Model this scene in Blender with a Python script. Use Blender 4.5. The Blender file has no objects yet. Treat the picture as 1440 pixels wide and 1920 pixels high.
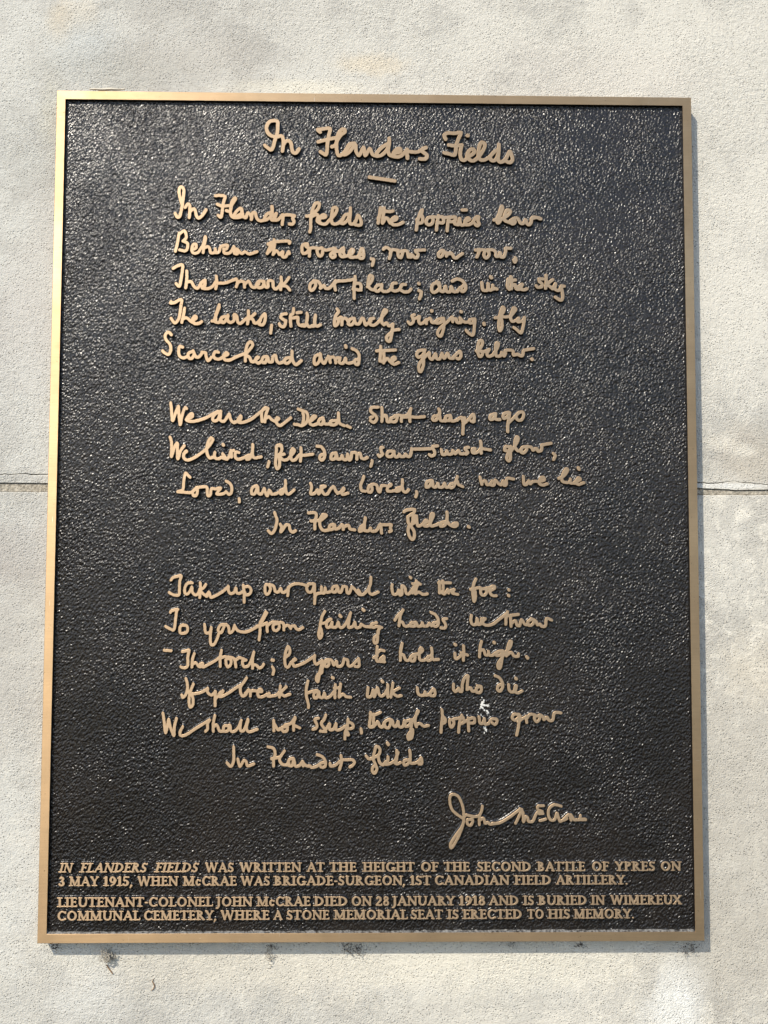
import bpy, math, random
import numpy as np
from mathutils import Vector, Matrix, noise as mnoise

random.seed(7)
C = bpy.context.scene
COL = C.collection
R = math.radians

# ------------------------------------------------------------------ camera
# The plaque is W wide and H high, upright on a wall whose face is the plane y = 0; x is right, z is up.
W, H, T = 0.457, 0.5965, 0.0092
F = 1442.0                                   # focal length in photograph pixels (1440 x 1920)
_src = [(0, 0), (1, 0), (1, 1), (0, 1)]
_dst = [(106.5, 169.5), (1296, 182.5), (1319.3, 1764.5), (67.5, 1769.5)]
_A = []
for (x, y), (u, v) in zip(_src, _dst):
    _A.append([x, y, 1, 0, 0, 0, -u*x, -u*y, -u]); _A.append([0, 0, 0, x, y, 1, -v*x, -v*y, -v])
_Hm = np.linalg.svd(np.array(_A, float))[2][-1].reshape(3, 3)
_K = np.array([[F, 0, 720], [0, F, 960], [0, 0, 1.0]])
_M = np.linalg.inv(_K) @ _Hm
_M *= np.sign(_M[2, 2]) * W / np.linalg.norm(_M[:, 0])
r1 = _M[:, 0] / np.linalg.norm(_M[:, 0])
r2 = _M[:, 1] - r1 * (_M[:, 1] @ r1); r2 /= np.linalg.norm(r2)
r3 = np.cross(r1, r2)
RC = np.stack([r1, r2, r3], 1)               # plaque axes (right, down, into wall) -> camera axes
TC = _M[:, 2]
_c = -RC.T @ TC                              # camera in plaque axes, origin at its front top left corner
CAM = np.array([_c[0] - W/2, _c[2] - T, H/2 - _c[1]])

def ray(px, py, y=-T):
    """point (x, z) of the plane at depth y that shows at photograph pixel px, py"""
    d = RC.T @ np.array([(px - 720) / F, (py - 960) / F, 1.0])
    d = np.array([d[0], d[2], -d[1]])
    k = (y - CAM[1]) / d[1]
    p = CAM + d * k
    return p[0], p[2]

cam = bpy.data.cameras.new('camera'); camo = bpy.data.objects.new('camera', cam); COL.objects.link(camo)
cam.sensor_fit = 'AUTO'; cam.sensor_width = 36.0; cam.lens = 36.0 * F / 1920.0
cam.clip_start = 0.01; cam.clip_end = 100
def _w(v): return Vector((v[0], v[2], -v[1]))
ax = _w(RC.T @ np.array([1, 0, 0.])); ay = _w(RC.T @ np.array([0, -1, 0.])); az = _w(RC.T @ np.array([0, 0, -1.]))
m = Matrix((ax, ay, az)).transposed().to_4x4(); m.translation = Vector(CAM)
camo.matrix_world = m
C.camera = camo

# ------------------------------------------------------------------ sky and sun
sun_to = Vector((-0.90, -1.0, 1.38)).normalized()
el = math.asin(sun_to.z); rot = math.atan2(sun_to.x, sun_to.y)
world = bpy.data.worlds.new('World'); C.world = world; world.use_nodes = True
wn = world.node_tree.nodes; wl = world.node_tree.links
sky = wn.new('ShaderNodeTexSky'); sky.sky_type = 'NISHITA'; sky.sun_disc = False
sky.sun_elevation = el; sky.sun_rotation = rot
wl.new(sky.outputs[0], wn['Background'].inputs[0]); wn['Background'].inputs[1].default_value = 0.15
sl = bpy.data.lights.new('sun', 'SUN'); sl.energy = 3.5; sl.angle = R(0.53); sl.color = (1.0, 0.92, 0.79)
so = bpy.data.objects.new('sun', sl); COL.objects.link(so)
so.rotation_euler = (-sun_to).to_track_quat('-Z', 'Y').to_euler(); so.location = (-2, -2, 3)
C.view_settings.view_transform = 'Standard'; C.view_settings.look = 'None'
C.view_settings.gamma = 1.0; C.view_settings.exposure = 0.62

# ------------------------------------------------------------------ node helpers
class NT:
    def __init__(s, name):
        s.m = bpy.data.materials.new(name); s.m.use_nodes = True
        s.n = s.m.node_tree.nodes; s.l = s.m.node_tree.links
        s.b = s.n['Principled BSDF']; s.geo = s.n.new('ShaderNodeNewGeometry').outputs['Position']
    def lk(s, a, b):
        if isinstance(a, (int, float)): b.default_value = a
        elif isinstance(a, tuple): b.default_value = a if len(a) == len(b.default_value) else (*a, 1)
        else: s.l.new(a, b)
    def mapping(s, scale=(1, 1, 1), loc=(0, 0, 0), rot=(0, 0, 0)):
        q = s.n.new('ShaderNodeMapping'); s.l.new(s.geo, q.inputs[0])
        q.inputs['Location'].default_value = loc; q.inputs['Rotation'].default_value = rot; q.inputs['Scale'].default_value = scale
        return q.outputs[0]
    def noise(s, scale, detail=2, rough=0.5, vec=None, dist=0):
        q = s.n.new('ShaderNodeTexNoise'); s.l.new(vec or s.geo, q.inputs['Vector'])
        q.inputs['Scale'].default_value = scale; q.inputs['Detail'].default_value = detail
        q.inputs['Roughness'].default_value = rough; q.inputs['Distortion'].default_value = dist
        return q.outputs[0]
    def voro2(s, scale):
        q = s.n.new('ShaderNodeTexVoronoi'); q.voronoi_dimensions = '2D'; q.inputs['Scale'].default_value = scale
        a = s.n.new('ShaderNodeSeparateXYZ'); s.l.new(s.geo, a.inputs[0]); b = s.n.new('ShaderNodeCombineXYZ')
        s.l.new(a.outputs[0], b.inputs[0]); s.l.new(a.outputs[2], b.inputs[1]); s.l.new(b.outputs[0], q.inputs['Vector'])
        return q.outputs['Distance']
    def voro(s, scale, feature='F1', vec=None, out='Distance', smooth=None):
        q = s.n.new('ShaderNodeTexVoronoi'); s.l.new(vec or s.geo, q.inputs['Vector']); q.feature = feature
        q.inputs['Scale'].default_value = scale
        if smooth is not None: q.inputs['Smoothness'].default_value = smooth
        return q.outputs[out]
    def ramp(s, v, a, b, c0=0.0, c1=1.0):
        q = s.n.new('ShaderNodeMapRange'); q.interpolation_type = 'SMOOTHSTEP'
        s.lk(v, q.inputs[0]); q.inputs[1].default_value = a; q.inputs[2].default_value = b
        q.inputs[3].default_value = c0; q.inputs[4].default_value = c1
        return q.outputs[0]
    def math(s, op, a, b=0.0):
        q = s.n.new('ShaderNodeMath'); q.operation = op; s.lk(a, q.inputs[0]); s.lk(b, q.inputs[1]); return q.outputs[0]
    def mix(s, f, a, b):
        q = s.n.new('ShaderNodeMix'); q.data_type = 'RGBA'
        s.lk(f, q.inputs[0]); s.lk(a, q.inputs[6]); s.lk(b, q.inputs[7]); return q.outputs[2]
    def bump(s, h, dist, strength=1.0, normal=None):
        q = s.n.new('ShaderNodeBump'); q.inputs['Strength'].default_value = strength; q.inputs['Distance'].default_value = dist
        s.lk(h, q.inputs['Height'])
        if normal: s.l.new(normal, q.inputs['Normal'])
        return q.outputs[0]
    def blob(s, x, z, rx, rz, soft=0.75, wob=0.9, ns=45):
        """soft elliptical stain or painted light mask on the wall face centred at x, z with an uneven rim"""
        q = s.n.new('ShaderNodeMapping'); s.l.new(s.geo, q.inputs[0]); q.vector_type = 'POINT'
        q.inputs['Scale'].default_value = (1/rx, 0, 1/rz); q.inputs['Location'].default_value = (-x/rx, 0, -z/rz)
        ln = s.n.new('ShaderNodeVectorMath'); ln.operation = 'LENGTH'; s.l.new(q.outputs[0], ln.inputs[0])
        d = s.math('ADD', ln.outputs['Value'], s.math('MULTIPLY', s.math('SUBTRACT', s.noise(ns, 8, 0.7), 0.5), 2*wob))
        return s.ramp(d, 1 - soft, 1 + soft*0.3, 1.0, 0.0)
    def set(s, **k):
        for a, v in k.items(): s.lk(v, s.b.inputs[a.replace('_', ' ')])
        return s.m

# ------------------------------------------------------------------ materials
def mat_bronze(name, col, rough, metal=0.85, an=0.6):
    t = NT(name)
    v = t.mapping((40, 40, 1500))                 # brushing runs from side to side
    brush = t.noise(1.0, 3, 0.6, v)
    tone = t.noise(45, 4, 0.6)
    c = t.mix(t.ramp(tone, 0.3, 0.7), tuple(x*0.86 for x in col), col)
    c = t.mix(t.ramp(brush, 0.35, 0.7, 0, 0.35), c, tuple(x*0.75 for x in col))
    scr = t.ramp(t.noise(1.0, 2, 0.5, t.mapping((900, 900, 60), rot=(0, R(35), 0))), 0.735, 0.76)
    c = t.mix(t.math('MULTIPLY', scr, 0.5), c, (0.85, 0.75, 0.6))
    tar = t.ramp(t.noise(700, 2, 0.5), 0.70, 0.76)
    c = t.mix(t.math('MULTIPLY', tar, 0.6), c, (0.10, 0.06, 0.03))
    wear = t.ramp(t.noise(9, 5, 0.65), 0.42, 0.62)
    c = t.mix(t.math('MULTIPLY', wear, 0.35), c, tuple(x*0.62 for x in col))
    sc2 = t.ramp(t.noise(1.0, 3, 0.6, t.mapping((120, 120, 900), rot=(0, R(-20), 0))), 0.70, 0.74)
    c = t.mix(t.math('MULTIPLY', sc2, 0.45), c, (0.80, 0.66, 0.48))
    tan = t.n.new('ShaderNodeCombineXYZ'); tan.inputs[2].default_value = 1.0
    t.l.new(tan.outputs[0], t.b.inputs['Tangent'])
    nb = t.bump(brush, 0.00004, 0.5)
    return t.set(Base_Color=c, Metallic=metal, Roughness=t.math('ADD', t.math('MULTIPLY', wear, 0.10), rough), Anisotropic=an, Normal=nb)

M_FRAME = mat_bronze('brushed_bronze', (0.60, 0.415, 0.235), 0.46, 0.88, 0.65)
M_LETTER = mat_bronze('polished_bronze', (0.60, 0.425, 0.26), 0.48, 0.75, 0.6)

def mat_field(name, relief=True):
    t = NT(name)
    ang = (0, R(55), 0)
    v = t.mapping((1, 1, 1.0), rot=ang)
    v2 = t.n.new('ShaderNodeVectorMath'); v2.operation = 'MULTIPLY'; t.l.new(v, v2.inputs[0]); v2.inputs[1].default_value = (0.70, 1, 1.10)
    v = v2.outputs[0]
    g1 = t.noise(780, 1.0, 0.5, v, 0.25)
    g2 = t.voro(640, 'SMOOTH_F1', v, smooth=0.6)
    big = t.noise(14, 3, 0.5)
    h = t.math('ADD', t.math('MULTIPLY', g1, 1.0), t.math('MULTIPLY', g2, -0.55))
    h = t.math('MULTIPLY', h, t.ramp(t.noise(22, 3, 0.6), 0.35, 0.65, 0.75, 1.2))
    c = t.mix(t.ramp(big, 0.35, 0.65), (0.010, 0.0085, 0.0075), (0.016, 0.013, 0.011))
    ds = t.ramp(t.noise(260, 4, 0.6), 0.69, 0.74, 0, 0.5)
    c = t.mix(ds, c, (0.25, 0.23, 0.2))
    ro = t.ramp(t.noise(300, 2, 0.5), 0.3, 0.7, 0.21, 0.32)
    nb = t.bump(h, 0.00105 if relief else 0.0002, 1.0)
    if not relief: c = (0.006, 0.005, 0.0045); ro = 0.30  # sides coloured darker than the field to deepen the letters' shade
    return t.set(Base_Color=c, Metallic=0.0, Roughness=ro, Specular_IOR_Level=0.46 if relief else 0.8, Normal=nb)
M_FIELD = mat_field('pebbled_dark_lacquer')
M_SIDE = mat_field('smooth_dark_lacquer', False)

def mat_edge():
    t = NT('tarnished_bronze_edge')
    c = t.mix(t.ramp(t.noise(120, 4, 0.6), 0.4, 0.65), (0.10, 0.055, 0.03), (0.26, 0.15, 0.07))
    return t.set(Base_Color=c, Metallic=0.6, Roughness=0.5)
M_EDGE = mat_edge()

def mat_dust_glint():
    t = NT('dust_and_painted_glint')
    f = t.ramp(t.noise(520, 4, 0.7), 0.36, 0.62)
    c = t.mix(f, (0.02, 0.018, 0.016), (0.17, 0.165, 0.155))  # pale tone is dust plus painted light caught by the lower slope
    return t.set(Base_Color=c, Roughness=t.ramp(f, 0, 1, 0.35, 0.8), Normal=t.bump(t.noise(700, 3), 0.0009))
M_DUST_GLINT = mat_dust_glint()

def wx(px, py): return ray(px, py, 0.0)
def mat_wall(name, upper=True):
    t = NT(name)
    # colour: cream render, grey weathering, warm patches
    cream = (0.60, 0.575, 0.505); grey = (0.41, 0.395, 0.355); pale = (0.75, 0.71, 0.61); cool = (0.54, 0.535, 0.49)
    big = t.noise(5.0, 6, 0.66); mid = t.noise(28, 8, 0.74, dist=0.5); fin = t.noise(160, 4, 0.7)
    sx = t.n.new('ShaderNodeSeparateXYZ'); t.l.new(t.geo, sx.inputs[0])
    left = t.ramp(sx.outputs[0], -0.30, 0.20, 1.0, 0.0)       # left half of the render is greyer and dustier
    c = t.mix(t.math('MULTIPLY', left, 0.75), cream, cool)
    dirt = t.ramp(t.math('ADD', t.math('MULTIPLY', big, 0.55), t.math('MULTIPLY', mid, 0.45)), 0.47, 0.57)
    c = t.mix(t.math('MULTIPLY', dirt, 0.70), c, grey)
    if not upper:
        # mottled lower block: pale lichen-like blotches in grey weathering
        bl = t.ramp(t.noise(75, 6, 0.72, dist=0.5), 0.44, 0.66)
        zone = t.ramp(sx.outputs[0], 0.05, 0.27)
        c = t.mix(t.math('MULTIPLY', zone, 0.55), c, (0.45, 0.425, 0.37))
        c = t.mix(t.math('MULTIPLY', bl, t.math('MULTIPLY', t.ramp(sx.outputs[0], -0.2, 0.3, 0.35, 1.0), 0.8)), c, pale)
    for (px, py, rx, rz, k, col) in STAINS_AND_LIGHT[upper]:
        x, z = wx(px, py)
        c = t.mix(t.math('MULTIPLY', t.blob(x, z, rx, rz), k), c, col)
    c = t.mix(t.math('MULTIPLY', t.ramp(fin, 0.35, 0.65), 0.16), c, tuple(x*0.72 for x in cream))
    # dark pits and specks
    pit = t.ramp(t.voro2(420), 0.06, 0.24, 1.0, 0.0)
    pitmask = t.ramp(t.noise(110, 4, 0.7), 0.40, 0.60)
    pm = t.math('MULTIPLY', pit, pitmask)
    c = t.mix(t.math('MULTIPLY', pm, 0.48), c, (0.22, 0.205, 0.175))
    sp = t.math('MULTIPLY', t.ramp(t.voro2(60), 0.0, 0.045, 1.0, 0.0), t.ramp(t.noise(31, 2), 0.5, 0.6))
    c = t.mix(t.math('MULTIPLY', sp, 0.6), c, (0.12, 0.105, 0.08))
    # relief: trowelled sand render
    sand = t.noise(900, 3, 0.7); lump = t.noise(300, 3, 0.6)
    rough_zone = t.ramp(t.noise(9, 3, 0.5), 0.38, 0.62, 0.55, 1.0)
    h = t.math('MULTIPLY', t.math('ADD', t.math('MULTIPLY', sand, 0.75), t.math('MULTIPLY', lump, 0.8)), rough_zone)
    h = t.math('SUBTRACT', h, t.math('MULTIPLY', pm, 0.35))
    nb = t.bump(h, 0.0012, 1.0)
    return t.set(Base_Color=c, Roughness=0.88, Specular_IOR_Level=0.25, Normal=nb)

STAINS_AND_LIGHT = {
    True: [   # px, py, radius x, radius z, strength, colour
        (115, 40, .012, .020, .40, (0.66, 0.55, 0.38)), (160, 30, .012, .016, .30, (0.66, 0.55, 0.38)),
        (690, 120, .030, .010, .45, (0.66, 0.55, 0.38)),
        (160, 90, .030, .030, .55, (0.50, 0.52, 0.50)), (230, 130, .07, .020, .45, (0.40, 0.39, 0.34)),
        (380, 115, .07, .022, .40, (0.44, 0.41, 0.36)), (420, 60, .10, .04, .25, (0.45, 0.42, 0.37)),
        (560, 165, .06, .008, .60, (0.70, 0.66, 0.54)), (60, 280, .05, .05, .35, (0.42, 0.42, 0.38)),
        (98, 210, .012, .030, .45, (0.52, 0.50, 0.40)), (80, 450, .02, .05, .25, (0.47, 0.43, 0.38)),
        (30, 620, .05, .06, .30, (0.48, 0.43, 0.39)), (1420, 860, .035, .03, .55, (0.42, 0.38, 0.31)),
        (1390, 850, .03, .025, .35, (0.48, 0.42, 0.34)), (1120, 140, .10, .03, .25, (0.52, 0.47, 0.42)),
        (1300, 250, .16, .12, .35, (0.66, 0.63, 0.55)), (1380, 600, .05, .10, .30, (0.68, 0.65, 0.57)),
        (55, 760, .05, .05, .45, (0.58, 0.57, 0.52)), (1375, 911, .035, .0028, .95, (0.69, 0.675, 0.62)), (1350, 830, .012, .008, .6, (0.74, 0.70, 0.60)), (1395, 845, .012, .006, .6, (0.74, 0.70, 0.60))],  # the flat pale band paints light caught by the protruding edge strip
    False: [
        (30, 1050, .035, .035, .65, (0.40, 0.36, 0.32)), (45, 1150, .025, .05, .30, (0.44, 0.42, 0.37)),
        (20, 1300, .04, .06, .5, (0.43, 0.40, 0.35)), (70, 1000, .03, .03, .35, (0.58, 0.58, 0.54)),
        (75, 1880, .08, .03, .35, (0.43, 0.41, 0.36)), (170, 1860, .035, .03, .50, (0.66, 0.65, 0.60)),
        (350, 1870, .06, .02, .35, (0.47, 0.45, 0.40)), (600, 1800, .22, .03, .60, (0.68, 0.63, 0.52)),
        (820, 1900, .12, .018, .35, (0.50, 0.47, 0.40)), (950, 1810, .14, .02, .55, (0.70, 0.66, 0.55)),
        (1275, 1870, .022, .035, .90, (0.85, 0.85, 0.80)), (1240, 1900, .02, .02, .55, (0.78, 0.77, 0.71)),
        (1360, 1780, .06, .06, .6, (0.40, 0.37, 0.31)), (1400, 1500, .05, .12, .6, (0.42, 0.39, 0.33)),
        (1420, 1250, .03, .03, .30, (0.66, 0.58, 0.44)), (1350, 1040, .03, .05, .35, (0.66, 0.64, 0.57))],
}
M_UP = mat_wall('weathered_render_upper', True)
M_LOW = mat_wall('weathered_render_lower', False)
def mat_mortar():
    t = NT('sandy_mortar')
    c = t.mix(t.ramp(t.noise(500, 4, 0.7), 0.35, 0.65), (0.25, 0.22, 0.17), (0.50, 0.45, 0.36))
    return t.set(Base_Color=c, Roughness=0.95, Normal=t.bump(t.noise(420, 4, 0.7), 0.0014))
M_MORTAR = mat_mortar()
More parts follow.
